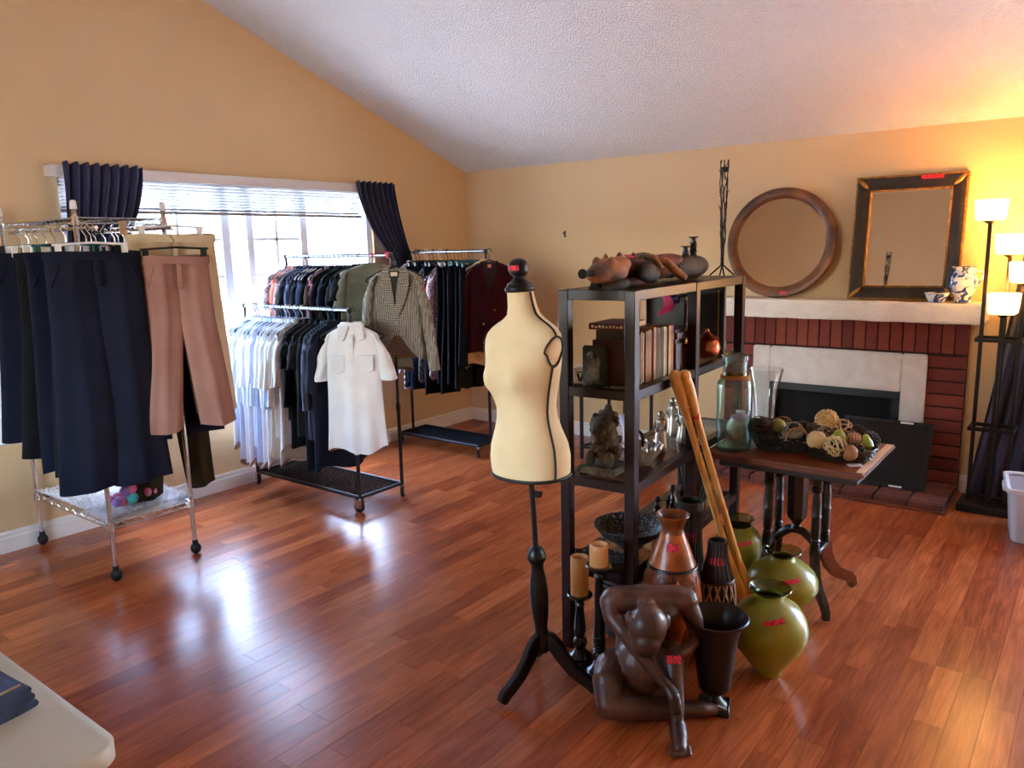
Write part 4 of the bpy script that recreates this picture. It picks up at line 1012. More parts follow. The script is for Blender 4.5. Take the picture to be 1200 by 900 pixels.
# fourth shelf: patterned bowl, tray and dark bottles
Z4 = SLV[0]
def dotted(name, c1, c2, scale):
    k = NT(name); v_ = k.n('TexVoronoi'); v_.inputs['Scale'].default_value = scale; k.l(k.co('Object'), v_.inputs['Vector'])
    k.l(k.mix(k.ramp(v_.outputs['Distance'], [(.32, (1, 1, 1)), (.4, (0, 0, 0))]), lin(c1), lin(c2)), k.b.inputs['Base Color']); k.b.inputs['Roughness'].default_value = .35
    k.bump(v_.outputs['Distance'], .4, .004); return k.m
DOT = dotted('speckled_black_glaze', (24, 23, 24), (128, 118, 108), 75)
bw = thing('patterned_bowl', 'wide black speckled bowl on the lowest glass shelf', 'bowl', SP(.17, .32, Z4), STH)
M().lathe([(.06, 0), (.062, .012), (.09, .03), (.135, .062), (.158, .098), (.162, .1), (.155, .097), (.13, .066), (.085, .036), (.03, .02), (.004, .018)], 40).build('body', DOT, bw)
bt = M()
for i in range(64): a = 2*PI*i/64; bt.ball((.161*math.cos(a), .161*math.sin(a), .101), .0042, 6)
bt.build('beaded_rim', EBON, bw)
tr = thing('leaf_tray', 'black leaf shaped speckled tray at the shelf front', 'tray', SP(.19, .10, Z4), STH+D(8))
n = 30; rim = [((.165 if abs(math.cos(2*PI*j/n)) > .96 else .13)*math.cos(2*PI*j/n), .075*math.sin(2*PI*j/n)) for j in range(n)]
M().loft([[(x_*s, y_*s, z_) for x_, y_ in rim] for s, z_ in ((.6, 0), (.8, .006), (1, .022), (1.02, .026), (.98, .026), (.78, .012), (.5, .008))]).build('body', DOT, tr)
for i, (u_, v_, h_) in enumerate(((.12, .50, .15), (.1, .58, .165), (.17, .62, .14), (.09, .72, .17), (.17, .80, .15))):
    bo = thing('dark_bottle', ('small black glass bottle beside the speckled bowl', 'black bottle with a bulbous foot, second from the bowl', 'stubby dark bottle behind the two black ones', 'tall black bottle behind the wooden oars', 'dark bottle at the back of the lowest shelf')[i], 'bottle', SP(u_, v_, Z4), STH, 'dark bottles on the lowest shelf')
    M().lathe([(.02, 0), (.027, .01), (.029, h_*.3), (.02, h_*.55), (.01, h_*.7), (.01, h_*.85), (.014, h_*.88), (.014, h_*.92), (.008, h_*.93)], 20).build('body', mat('black_glass', (18, 16, 22), .12), bo)
    M().ball((0, 0, h_*.96), .012, 10).build('stopper', BLK if i % 2 else mat('dark_pewter', (60, 58, 60), .3, .8), bo)
wbk = thing('wicker_planter', 'dark wire planter on the lowest shelf near the table', 'planter', SP(.15, 1.05, Z4), STH)
for k in range(18):
    a = 2*PI*k/18; M().tube([(.05*math.cos(a), .05*math.sin(a), .0), (.075*math.cos(a+.3), .075*math.sin(a+.3), .12), (.1*math.cos(a+.5), .1*math.sin(a+.5), .24)], .003, 5).build('wire', BLK, wbk)
M().tube([(.1*math.cos(2*PI*k/24), .1*math.sin(2*PI*k/24), .24) for k in range(24)], .005, 6, True).build('rim', BLK, wbk)
M().lathe([(.045, .003), (.066, .12), (.09, .23), (.084, .23), (.06, .12)], 24).build('liner', mat('grey_hessian', (92, 84, 74), .9, c2=(64, 58, 52), var=30), wbk)

# shelf top: carved mask, twisted candlesticks, twig candelabrum
cm_ = thing('carved_mask', 'painted wooden beast carving with black wings lying on the shelf top', 'carving', SP(.165, .50, SHT), STH+D(90), scale=(1.32, 1.1, 1.12))
RW = mat('worn_red_paint', (140, 58, 44), .75, c2=(70, 40, 32), var=16, bump=.4, bscale=60); TW_ = mat('tan_painted_wood', (176, 112, 68), .7, c2=(104, 72, 52), var=14, bump=.4, bscale=60); BW_ = mat('black_painted_wood', (26, 20, 17), .6, c2=(36, 29, 25), var=14, spec=.2)
def rblob(nm, ma, items, vox=.006, sm=5):
    b_ = M()
    for it in items:
        if it[0] == 't': b_.tube(it[1], it[2], 10)
        else: b_.ball(it[0], it[1], 14)
    o_ = b_.build(nm, ma, cm_); remesh(o_, vox, sm); return o_
rblob('torso', RW, [((.0, 0, .055), (.2, .075, .042)), ((.12, -.01, .085), (.12, .06, .03)), ((-.14, 0, .065), (.1, .07, .04))])
rblob('head', TW_, [((-.30, 0, .06), (.085, .065, .048)), ((-.36, 0, .055), (.05, .045, .035)), ((-.33, .03, .095), (.016, .016, .02)), ((-.33, -.03, .095), (.016, .016, .02)), ((-.26, -.02, .085), (.05, .04, .03))])
M().lathe([(.012, 0), (.009, .02), (.009, .04), (.017, .052), (.017, .058), (.006, .058)], 14, T=Matrix.Translation((-.405, 0, .06)) @ Matrix.Rotation(D(-90), 4, 'Y')).build('snout', BW_, cm_)
for s in (-1, 1):
    rblob('wing', BW_, [((.27, s*.05, .055), (.165, .022, .05)), ((.2, s*.055, .06), (.09, .022, .048))])
    rblob('shoulder', BW_, [((-.17, s*.075, .052), (.065, .03, .042)), ((-.13, s*.075, .045), (.05, .03, .035))])
    rblob('arm', TW_, [('t', [(-.06, s*.05, .10), (-.03, s*.085, .085), (.0, s*.115, .045), (.03, s*.135, .018)], [.016, .017, .018, .017])])
    rblob('jaw', RW, [((-.2, s*.05, .018), (.1, .035, .018)), ((-.1, s*.05, .018), (.05, .03, .016))])
rblob('chest_band', mat('ochre_paint', (150, 116, 60), .5, c2=(96, 74, 44), var=12), [('t', [(-.07, -.085, .06), (-.07, -.05, .105), (-.06, 0, .112), (-.05, .05, .105), (-.05, .085, .06)], .014)])
for s in (-1, 1):
    for k in range(7): M().tube([(.16+.036*k, s*(.062+.006*math.sin(k)), .03), (.15+.036*k, s*.06, .07), (.165+.036*k, s*.035, .107-.004*k)], [.003, .005, .003], 6).build('feather_ridge', BW_, cm_)
for k in range(6): M().lathe([(.012, 0), (.009, .016), (.002, .026)], 8, T=Matrix.Translation((-.3+.05*k, .012*(-1)**k, .098+.004*math.sin(k)))).build('crest_stud', RW if k % 2 else TW_, cm_)
for k in range(5): M().tube([(.03+.03*k, -.07, .06), (.03+.03*k, -.03, .105), (.03+.03*k, .03, .105), (.03+.03*k, .07, .06)], .005, 6).build('carved_band', TW_ if k % 2 else RW, cm_)
flat_sticker(cm_, (-.215, -.035, .112), .045, .024, Matrix.Rotation(D(25), 4, 'X'))
for s in (-1, 1): M().tube([(-.36, s*.02, .0), (-.3, s*.05, .012), (-.27, s*.055, .02)], [.02, .022, .016], 10).build('foot', mat('grey_weathered_wood', (86, 78, 74), .7, c2=(60, 54, 52), var=20), cm_)
for i, (u_, v_, h_, lab) in enumerate(((.21, 1.02, .155, 'shorter black barley twist candlestick on the shelf top'), (.19, 1.07, .20, 'taller black barley twist candlestick on the shelf top'))):
    t_ = thing('twist_candlestick', lab, 'candlestick', SP(u_, v_, SHT), STH, 'twisted candlesticks on the shelf top')
    M().lathe([(.034, 0), (.034, .008), (.026, .014), (.014, .022)], 20).build('base', EBON, t_)
    for ph in (0, PI): M().tube([(.011*math.cos(ph+22*q_/24), .011*math.sin(ph+22*q_/24), .02+(h_-.045)*q_/24) for q_ in range(25)], .0088, 8).build('twist_strand', EBON, t_)
    M().lathe([(.012, h_-.03), (.014, h_-.022), (.012, h_-.005), (.026, h_), (.026, h_+.004), (.014, h_+.004), (.012, h_-.008)], 18).build('cup', EBON, t_)
tw = thing('twig_candelabrum', 'tall thin bronze twig candle holder on three feet', 'candle holder', SP(.105, 1.255, SHT), STH)
BRZ = mat('dark_bronze', (44, 34, 30), .45, .5)
for k in range(4):
    a = 2*PI*k/4+.4; M().tube([(.065*math.cos(a), .04*math.sin(a), .004), (.035*math.cos(a), .024*math.sin(a), .03), (.006*math.cos(a), .006*math.sin(a), .055), (.004*math.cos(a), .004*math.sin(a), .09)], .0042, 7).build('foot', BRZ, tw)
rt_ = random.Random(8)
for k in range(6):
    a = 2*PI*k/6; pts = []
    for i in range(15):
        z = .08+.5*i/14; r_ = .006+.016*(i/14)+rt_.uniform(-.003, .003); aa = a+i*.22+rt_.uniform(-.25, .25); pts.append((r_*math.cos(aa), r_*math.sin(aa), z))
    M().tube(pts, [.0042-.0018*i/14 for i in range(15)], 6).build('twig', BRZ, tw)
for i in range(16):
    z = .3+rt_.random()*.25; a = rt_.uniform(0, 6.28); M().tube([(.012*math.cos(a), .012*math.sin(a), z), (.03*math.cos(a), .03*math.sin(a), z+.02+rt_.uniform(-.02, .02))], [.002, .0012], 5).build('side_twig', BRZ, tw)
M().lathe([(.012, .52), (.02, .53), (.02, .545), (.01, .545)], 14).build('cup', BRZ, tw)

# ------------------------------------------------------------------ candlesticks, vases and carvings on the floor
def candlestick(label, loc, hc, hcand, cup_r, waxm, twist=False):
    t = thing('pillar_candlestick', label, 'candlestick', (*loc, 0), 0, 'black pillar candlesticks on the floor')
    s = hc
    prof = [(.058, 0), (.06, .006), (.058, .016), (.046, .024), (.05, .034), (.036, .045), (.024, .058), (.02, .066), (.027, .078), (.031, .092), (.027, .106), (.018, .114), (.02, .122), (.026, .15), (.024, .175), (.016, s-.055), (.02, s-.045), (.015, s-.035), (.03, s-.02), (.05, s-.008), (.054, s), (.05, s+.004), (.02, s+.002)]
    M().lathe(prof, 28).build('stem', mat('black_lacquer', (18, 17, 18), .25, c2=(26, 24, 24), var=8, coat=.3), t)
    if twist:
        for k in range(7): M().ball((0, 0, .066+k*.018), (.026, .026, .009), 14).build('bead', MATS['black_lacquer'], t)
    c = M().lathe([(cup_r, s+.002), (cup_r+.0005, s+hcand*.6), (cup_r, s+hcand-.004), (cup_r-.003, s+hcand), (cup_r-.007, s+hcand-.002), (cup_r-.012, s+hcand-.014), (.004, s+hcand-.018)], 28).build('candle', waxm, t)
    M().tube([(0, 0, s+hcand-.018), (.001, 0, s+hcand-.008)], .0015, 5).build('wick', BLKP, c)
    k = M().lathe([(.0585, .0005), (.0595, .0155)], 8); 
    g = M().grid(5, 2, lambda u, v: ((.0612-.004*v)*math.cos(-1.9+.7*u), (.0612-.004*v)*math.sin(-1.9+.7*u), .004+.018*v)).build('price_sticker', mat('pink_sticker', (232, 120, 170), .5, c2=(190, 60, 120), var=120), t, solid=-.0008); g['label'] = 'pink price sticker'
    return t
candlestick('black turned candlestick with an ochre pillar candle, in front of the shelf', (3.45, -3.36), .305, .165, .037, WAX)
WAX2 = mat('orange_topped_wax', (206, 128, 84), .45, c2=(196, 146, 84), var=7)
candlestick('taller black candlestick with an orange topped candle, behind the crouching figure', (3.57, -3.405), .475, .09, .037, WAX2, True)

# crouching carved figure: one continuous body
cf = thing('crouching_figure', 'carved dark wood crouching figure with bowed head', 'sculpture', (3.86, -3.49, 0))
b = M()
def limb(pts, rad, n=14):
    b.tube(pts, rad, n)
    for p_, r_ in zip(pts, rad): b.ball(p_, r_, 12)
pel = (3.735, -3.40, .085); chest = (3.79, -3.445, .36)
limb([pel, (3.735, -3.40, .17), (3.75, -3.415, .25), chest], [.095, .085, .082, .085])
b.ball((3.735, -3.395, .085), (.115, .10, .085), 18)
b.ball((3.815, -3.46, .395), (.12, .085, .06), 18); b.ball((3.77, -3.43, .385), (.09, .09, .06), 18)
limb([(3.72, -3.545, .425), (3.745, -3.53, .43), (3.825, -3.475, .432), (3.91, -3.41, .428), (3.93, -3.39, .42)], [.05, .05, .05, .05, .05])
limb([(3.82, -3.49, .425), (3.85, -3.53, .428), (3.868, -3.56, .415)], [.04, .033, .036])
b.ball((3.876, -3.578, .380), (.068, .072, .082), 22); b.ball((3.886, -3.605, .335), (.052, .052, .056), 16)
b.ball((3.79, -3.465, .15), (.105, .095, .12), 18); b.ball((3.835, -3.43, .08), (.085, .08, .075), 16)
# arm across to the shin
limb([(3.715, -3.552, .42), (3.735, -3.575, .37), (3.79, -3.592, .335), (3.84, -3.592, .285), (3.91, -3.592, .225), (3.965, -3.59, .18)], [.047, .037, .029, .026, .022, .019])
limb([(3.965, -3.59, .18), (3.99, -3.598, .155), (4.005, -3.602, .13)], [.019, .024, .018])
for k in range(4): limb([(4.0+.006*(k-1.5), -3.607+.005*(k-1.5), .14), (4.01+.007*(k-1.5), -3.612+.006*(k-1.5), .105)], [.008, .006], 8)
# far arm
limb([(3.93, -3.39, .415), (3.965, -3.385, .35), (3.985, -3.40, .29), (3.975, -3.46, .275), (3.965, -3.50, .27)], [.046, .035, .029, .024, .021])
# folded leg: thigh down to the knee, shin along the floor, foot
limb([(3.69, -3.46, .11), (3.70, -3.53, .135), (3.72, -3.59, .12), (3.755, -3.64, .065)], [.072, .066, .06, .05])
limb([(3.755, -3.64, .06), (3.82, -3.60, .05), (3.90, -3.54, .046), (3.975, -3.48, .042)], [.05, .046, .04, .032])
limb([(3.975, -3.48, .04), (4.02, -3.43, .032), (4.05, -3.395, .024)], [.032, .03, .022])
for k in range(5): limb([(4.045-.006*(k-2), -3.40-.008*(k-2), .03+.006*(k-2)), (4.078-.006*(k-2), -3.372-.007*(k-2), .026+.006*(k-2))], [.009, .0075], 8)
# raised knee: thigh up, shin down, foot forward
limb([(3.80, -3.37, .10), (3.86, -3.425, .19), (3.935, -3.495, .255)], [.07, .058, .046])
limb([(3.94, -3.50, .255), (3.96, -3.535, .19), (3.985, -3.565, .11), (4.0, -3.585, .045)], [.042, .035, .028, .022])
limb([(4.0, -3.585, .042), (4.025, -3.625, .03), (4.045, -3.66, .02)], [.03, .031, .02])
for k in range(5): limb([(4.043+.0125*(k-2), -3.655+.0085*(k-2), .017), (4.062+.0125*(k-2), -3.692+.0085*(k-2)+.003*abs(k-1), .011)], [.008, .0068], 8)
b.ball((3.818, -3.606, .405), (.015, .022, .03), 10)    # ear
b.ball((3.928, -3.536, .395), (.015, .022, .03), 10)
b.ball((3.868, -3.625, .318), (.014, .014, .02), 10)    # nose
for vi, p_ in enumerate(b.v): b.v[vi] = (p_[0], p_[1], max(p_[2], .0015))
co_ = b.build('carved_body', STATW, cf, world=True); remesh(co_, .0044, 3)
stk = flat_sticker(cf, Vector((3.963, -3.542, .262))-Vector((3.86, -3.49, 0)), .05, .03, Matrix.Rotation(D(37.7), 4, 'Z') @ Matrix.Rotation(D(40), 4, 'X'))

# black urn on a square foot
ur = thing('black_urn', 'black trumpet urn on a square plinth beside the crouching figure', 'urn', (4.035, -3.35, 0), D(20))
URN = mat('black_brown_metal', (26, 19, 18), .35, .2, c2=(38, 28, 25), var=9)
up_ = [(.05, .018), (.046, .03), (.03, .045), (.02, .06), (.024, .068), (.05, .078), (.058, .09), (.06, .11), (.072, .2), (.082, .29), (.095, .335), (.114, .36), (.12, .37), (.116, .374), (.106, .362), (.088, .335), (.074, .28), (.05, .1), (.004, .095)]
uo = M().lathe(up_, 36).build('bowl', URN, ur); M().cb((0, 0, .01), (.115, .115, .02)).build('plinth', URN, ur, bev=.003)
g = M().grid(4, 3, lambda u, v: ((.1085-.012*v)*math.cos(2.5+.35*u), (.1085-.012*v)*math.sin(2.5+.35*u), .366-.02*v)).build('price_sticker', REDT, uo, solid=-.0008); g['label'] = 'red price sticker inside the rim'

# frosted green vases
def greenmat():
    k = NT('frosted_green_glass'); co = k.co('Object'); t = k.n('TexNoise'); t.inputs['Scale'].default_value = 4; t.inputs['Detail'].default_value = 3; k.l(co, t.inputs[0])
    k.l(k.mix(t.outputs[0], lin((122, 126, 30)), lin((160, 158, 52))), k.b.inputs['Base Color'])
    k.b.inputs['Roughness'].default_value = .32; k.b.inputs['Subsurface Weight'].default_value = .25; k.b.inputs['Subsurface Radius'].default_value = (.03, .03, .01); k.b.inputs['Coat Weight'].default_value = .3; k.b.inputs['Coat Roughness'].default_value = .2
    return k.m
GRN = greenmat(); GRIM = glass('green_rim_glass', (.66, .72, .46), .3)
def vase(label, loc, prof, cut, st, rz=0):
    t = thing('green_vase', label, 'vase', (*loc, 0), rz, 'frosted green glass vases on the floor')
    lo_ = [p_ for p_ in prof if p_[1] <= cut]; hi_ = [lo_[-1]]+[p_ for p_ in prof if p_[1] > cut]
    M().lathe(lo_, 44, cap1=False).build('body', GRN, t)
    rim = hi_[-1]; inner = [(r-.005, z) for r, z in hi_[::-1]]
    M().lathe(hi_+[(rim[0]-.002, rim[1]+.003)]+inner, 44, cap0=False, cap1=False).build('rim', GRIM, t)
    sticker(t, prof, *st)
    return t
vase('squat green glass vase nearest the camera', (4.11, -2.99), [(.05, 0), (.055, .004), (.056, .02), (.085, .06), (.13, .12), (.15, .17), (.152, .20), (.142, .24), (.115, .285), (.075, .312), (.052, .325), (.05, .338), (.06, .35), (.08, .36), (.083, .365)], .338, (.268, .285, -1.4, -.75, .0025, .012))
vase('squat green glass vase under the table end', (3.985, -2.46), [(.05, 0), (.055, .004), (.058, .02), (.09, .055), (.14, .105), (.16, .145), (.158, .18), (.142, .215), (.105, .25), (.06, .272), (.052, .28), (.05, .29), (.062, .302), (.08, .312), (.083, .316)], .29, (.213, .229, -1.25, -.65, .0025, .012))
vase('tall green glass vase behind the wooden oars', (3.735, -2.36), [(.05, 0), (.055, .004), (.06, .03), (.08, .1), (.105, .2), (.112, .25), (.108, .29), (.09, .325), (.066, .345), (.058, .355), (.058, .372), (.066, .385), (.072, .392)], .355, (.29, .306, -1.3, -.6, .0025, .012))

# amber vase with carved leaf panels
av = thing('amber_vase', 'amber and copper leaf pattern vase with a flared neck', 'vase', (3.762, -3.15, 0))
def ambermat():
    k = NT('amber_leaf_glaze'); co = k.co('Object'); v_ = k.n('TexVoronoi'); v_.feature = 'DISTANCE_TO_EDGE'; v_.inputs['Scale'].default_value = 24; k.l(co, v_.inputs['Vector'])
    t = k.n('TexNoise'); t.inputs['Scale'].default_value = 9; k.l(co, t.inputs[0])
    c = k.mix(t.outputs[0], lin((150, 68, 24)), lin((86, 36, 20)))
    k.l(k.mix(k.ramp(v_.outputs['Distance'], [(.02, (1,1,1)), (.07, (0,0,0))]), c, lin((70, 34, 24))), k.b.inputs['Base Color']); k.b.inputs['Roughness'].default_value = .3; k.bump(v_.outputs['Distance'], .6, .006)
    return k.m
AMB = ambermat(); AMO = mat('amber_orange_glaze', (196, 100, 28), .3, c2=(140, 62, 22), var=12, bump=.3, bscale=40); AMD = mat('amber_brown_lip', (104, 48, 22), .28, c2=(150, 76, 26), var=7)
avp = [(.07, 0), (.075, .01), (.1, .1), (.118, .22), (.122, .30), (.112, .38), (.098, .43), (.094, .445)]
M().lathe(avp, 40, cap1=False).build('lower_body', AMB, av)
shp = [(.094, .445), (.075, .50), (.055, .55), (.047, .575)]
so_ = M().lathe(shp, 40, cap0=False, cap1=False).build('shoulder', AMO, av)
M().lathe([(.047, .575), (.042, .59), (.046, .61), (.058, .635), (.068, .648), (.066, .651), (.054, .635), (.04, .61), (.036, .59), (.03, .5)], 40, cap0=False).build('neck', AMD, av)
M().tube([(.0975*math.cos(2*PI*k/40), .0975*math.sin(2*PI*k/40), .438) for k in range(40)], .006, 8, True).build('cord_band', EBON, av)
sticker(av, shp, .515, .545, -1.5, -.75)
for k in range(7):   # raised leaf panels
    a = 2*PI*k/7
    def lf(u, v, a=a):
        w_ = .30*math.sin(PI*min(.999, max(.001, v)))**.7; z = .12+.29*v; aa = a+(u-.5)*2*w_; r_ = prof_r(avp, z)+.004*math.cos((u-.5)*PI)
        return (r_*math.cos(aa), r_*math.sin(aa), z)
    M().grid(6, 12, lf).build('leaf_panel', mat('copper_leaf', (150, 84, 44), .32, .3, c2=(96, 48, 30), var=30, bump=.5, bscale=80) if k % 2 else AMO, av, solid=.002)
# ribbed vases
def ribbed(label, loc, prof, ma, n_rib, rr, zr, st=None, extra=None):
    t = thing('ribbed_vase', label, 'vase', (*loc, 0))
    M().lathe(prof+[(prof[-1][0]-.008, prof[-1][1]+.001), (prof[-1][0]-.012, prof[-1][1]-.08), (.004, prof[-1][1]-.09)], 36).build('body', ma, t)
    for k in range(n_rib):
        a = 2*PI*k/n_rib; zs = [zr[0]+(zr[1]-zr[0])*i/6 for i in range(7)]
        M().tube([((prof_r(prof, z)+.001)*math.cos(a), (prof_r(prof, z)+.001)*math.sin(a), z) for z in zs], rr, 6).build('rib', ma, t)
    if st: sticker(t, prof, *st)
    return t
DG = mat('dark_green_bamboo', (40, 46, 40), .5, c2=(28, 30, 28), var=20); DB = mat('dark_brown_reed', (66, 44, 38), .5, c2=(42, 28, 26), var=24)
ribbed('dark green ribbed vase behind the amber vase', (3.735, -2.925), [(.055, 0), (.064, .05), (.07, .15), (.067, .26), (.06, .36), (.05, .42), (.048, .43), (.045, .52), (.049, .59), (.056, .615), (.056, .64)], DG, 26, .0045, (.02, .6), (.47, .51, -1.75, -.6))
wvp = [(.055, 0), (.065, .04), (.074, .14), (.075, .22), (.071, .29), (.064, .345), (.062, .352), (.05, .40), (.038, .45), (.035, .5), (.035, .515)]
wv = ribbed('brown reed vase with a woven lattice belly', (3.885, -2.985), wvp, DB, 20, .004, (.355, .51), (.42, .45, -2.0, -.5))
WVN = mat('pale_reed', (176, 128, 96), .6)
for dr in (1, -1):
    for k in range(14):
        a0 = 2*PI*k/14
        M().tube([((prof_r(wvp, .03+.31*i/10)+.004)*math.cos(a0+dr*1.25*i/10), (prof_r(wvp, .03+.31*i/10)+.004)*math.sin(a0+dr*1.25*i/10), .03+.31*i/10) for i in range(11)], .0042, 5).build('woven_strip', WVN, wv)
M().tube([(.066*math.cos(2*PI*k/32), .066*math.sin(2*PI*k/32), .348) for k in range(32)], .006, 7, True).build('braided_band', DB, wv)
# two pale wooden oars tied together, leaning on the shelf unit
OAR = mat('honey_pale_wood', (228, 180, 106), .4, c2=(208, 154, 80), var=7, sc=(6, 6, .8))
B0 = Vector((3.86, -2.53, .0)); T0 = Vector((3.672, -2.92, 1.18))
ax = (T0-B0); Lo = ax.length; ax.normalize()
for i, s in enumerate((-1, 1)):
    t = thing('wooden_oar', ('honey coloured wooden oar leaning on the shelf, its knob in front', 'second honey wooden oar, tied beside the tagged one')[1-i], 'oar', tuple(B0), 0, 'wooden oars leaning on the shelf')
    sd = Vector((-ax.y, ax.x, 0)).normalized(); sd = Vector((.79, .61, 0)); o_ = sd*s*.020 + Vector((.0, 0, 0))
    pts = [B0+o_+ax*(.018+(Lo-.018)*q_/20) for q_ in range(21)]
    rr = [.006, .017, .021, .023] + [.0175]*2 + [.015]*8 + [.0145]*3 + [.018, .025, .027, .022]
    M().tube(pts, rr[:21] if len(rr) >= 21 else rr+[.012]*(21-len(rr)), 14).build('shaft', OAR, t, world=True)
    bl_ = M().tube([B0+o_+ax*(.02+.30*q_/8) for q_ in range(9)], [.012, .03, .036, .038, .036, .03, .026, .022, .018], 14, fl=(1.0, .5)).build('blade', OAR, t, world=True)
    M().ball(tuple(B0+o_+ax*(Lo-.01)), .027, 14).build('knob', OAR, t, world=True)
    if s == 1:
        q_ = B0+o_+ax*(Lo*.84)+Vector((.3, -.9, .1)).normalized()*.0168
        flat_sticker(t, q_-B0, .024, .028, Matrix.Rotation(D(20), 4, 'Z') @ Matrix.Rotation(D(82), 4, 'X'))
    else:
        c_ = B0+ax*(Lo*.88); e1 = sd; e2 = ax.cross(sd).normalized()
        M().tube([c_+e1*.041*math.cos(2*PI*k/20)+e2*.019*math.sin(2*PI*k/20) for k in range(20)], .0018, 5, True).build('string', WHITEP, t, world=True)
# dark round basket on the floor under the shelf unit
bs = thing('woven_basket', 'dark round woven basket on the floor under the shelf', 'basket', SP(.165, .29, 0), 0)
bsk = mat('dark_wicker', (34, 26, 24), .7, c2=(52, 40, 36), var=30)
for k in range(12):
    z = .012+.022*k; r_ = .105+.03*math.sin(PI*k/12)
    M().tube([((r_+.003*math.cos(12*2*PI*j/36+k*PI))*math.cos(2*PI*j/36), (r_+.003*math.cos(12*2*PI*j/36+k*PI))*math.sin(2*PI*j/36), z) for j in range(36)], .011, 6, True).build('coil', bsk, bs)
M().lathe([(.1, .004), (.128, .14), (.108, .262), (.1, .262)], 30).build('lining', EBON, bs)

# ------------------------------------------------------------------ pedestal table
tb_ = thing('pedestal_table', 'mahogany pedestal table with turned columns and scroll feet', 'table', (3.962, -2.205, 0))
tx, ty = .36, .302
tpz = [(-.0, .0)]
top = M().box(-tx, tx, -ty, ty, .722, .742); to_ = top.build('tabletop', TABLEW, tb_, bev=.006, seg=2)
M().box(-tx+.018, tx-.018, -ty+.018, ty-.018, .705, .722).build('moulding', TABLEW, tb_, bev=.006, seg=2)
M().box(-tx+.045, tx-.045, -ty+.09, ty-.09, .66, .705).build('apron', DARKW, tb_, bev=.004)
M().box(-.006+tx-.03, tx-.004, -ty+.02, ty-.02, .7425, .7435).build('edge_highlight', mat('painted_highlight', (214, 176, 140), .4), tb_, smooth=False)  # highlight along the table end, painted on as a pale strip
colp = [(.022, .27), (.022, .31), (.017, .315), (.023, .325), (.017, .335), (.02, .345), (.022, .40), (.02, .44), (.024, .445), (.02, .452), (.021, .5), (.019, .54), (.017, .56), (.024, .57), (.024, .585), (.017, .592), (.022, .6), (.022, .665)]
CL = [(-.114, -.079), (-.114, .079), (.114, -.079), (.114, .079)]
for (cx_, cy_) in CL:
    M().lathe(colp, 18, (cx_, cy_, 0)).build('turned_column', DARKW, tb_)
    sx, sy = (1 if cx_ > 0 else -1), (1 if cy_ > 0 else -1)
    d = Vector((sx*.10, sy*.14, 0)); L = d.length; a = math.atan2(d.y, d.x)
    pr = [(-.015, .285, .03), (.0, .25, .036), (.012, .2, .034), (.035, .15, .032), (.075, .105, .03), (.115, .085, .028), (.15, .07, .026), (L+.0, .045, .026), (L+.008, .026, .022), (L-.012, .012, .011)]
    pts = [Vector((r_, 0, z_)) for r_, z_, h_ in pr]; rings = []
    for i, p in enumerate(pts):
        t = (pts[min(i+1, len(pts)-1)]-pts[max(i-1, 0)]).normalized(); nn = Vector((-t.z, 0, t.x)); h_ = pr[i][2]
        rings.append([Vector((q_.x, q_.y, max(.0, q_.z))) for q_ in (p+nn*h_+Vector((0, -.014, 0)), p+nn*h_+Vector((0, .014, 0)), p-nn*h_+Vector((0, .014, 0)), p-nn*h_+Vector((0, -.014, 0)))])
    M().loft(rings, T=Matrix.Translation((cx_, cy_, 0)) @ Matrix.Rotation(a, 4, 'Z')).build('scroll_leg', TABLEW if (sx > 0 and sy > 0) else DARKW, tb_, bev=.004, seg=2)
for sx in (-.114, .114): M().box(sx-.02, sx+.02, -.1, .1, .25, .275).build('end_block', DARKW, tb_, bev=.006)
M().lathe([(.045, .40), (.05, .42), (.052, .66)], 8).build('hexagonal_post', DARKW, tb_, ang=20)
M().lathe([(.016, .33), (.026, .345), (.018, .36), (.03, .38), (.045, .40)], 18).build('finial', DARKW, tb_)
for s in (-1, 1):
    M().tube([(0, 0, .335), (s*.035, 0, .33), (s*.07, 0, .30), (s*.1, 0, .262)], [.02, .022, .02, .016], 12).build('stretcher_scroll', DARKW, tb_)
TZ = .742
# glass bottle with twine
GJ = glass('pale_aqua_glass', (.89, .945, .935), .4, 10)
jb = thing('glass_bottle', 'tall pale aqua glass bottle with twine round its neck', 'bottle', (3.70, -2.375, TZ))
M().lathe([(.078, .002), (.083, .012), (.083, .30), (.08, .325), (.064, .345), (.058, .36), (.057, .425), (.064, .432), (.064, .452), (.058, .456), (.053, .452), (.051, .43), (.051, .36), (.058, .342), (.074, .322), (.077, .3), (.077, .018), (.004, .014)], 40).build('body', GJ, jb)
M().lathe([(.07, .0005), (.0775, .004), (.0775, .016), (.004, .018)], 36).build('thick_base', glass('aqua_glass_base', (.6, .8, .74), .4), jb)
for k in range(3): M().tube([(.0655*math.cos(2*PI*j/30), .0655*math.sin(2*PI*j/30), .345+.006*k) for j in range(30)], .0035, 6, True).build('twine', mat('jute_twine', (170, 120, 66), .9), jb)
gv = thing('glass_vase', 'clear flared glass vase behind the twine bottle', 'vase', (3.735, -2.06, TZ))
GV = glass('clear_glass', (.94, .95, .95), .36, 9)
M().lathe([(.05, 0), (.052, .012), (.048, .05), (.052, .15), (.066, .26), (.086, .345), (.084, .347), (.062, .26), (.047, .15), (.042, .05), (.004, .03)], 40).build('body', GV, gv)
fpot = thing('teapot', 'cream floral pot behind the glass bottle', 'teapot', (3.665, -2.20, TZ))
M().lathe([(.04, 0), (.05, .01), (.066, .05), (.064, .085), (.05, .105), (.048, .115), (.04, .115)], 30).build('body', mat('cream_floral_glaze', (222, 214, 180), .3, c2=(140, 150, 110), var=30), fpot)
M().lathe([(.05, .115), (.045, .122), (.014, .135)], 24).build('lid', mat('violet_band', (170, 140, 160), .3), fpot)
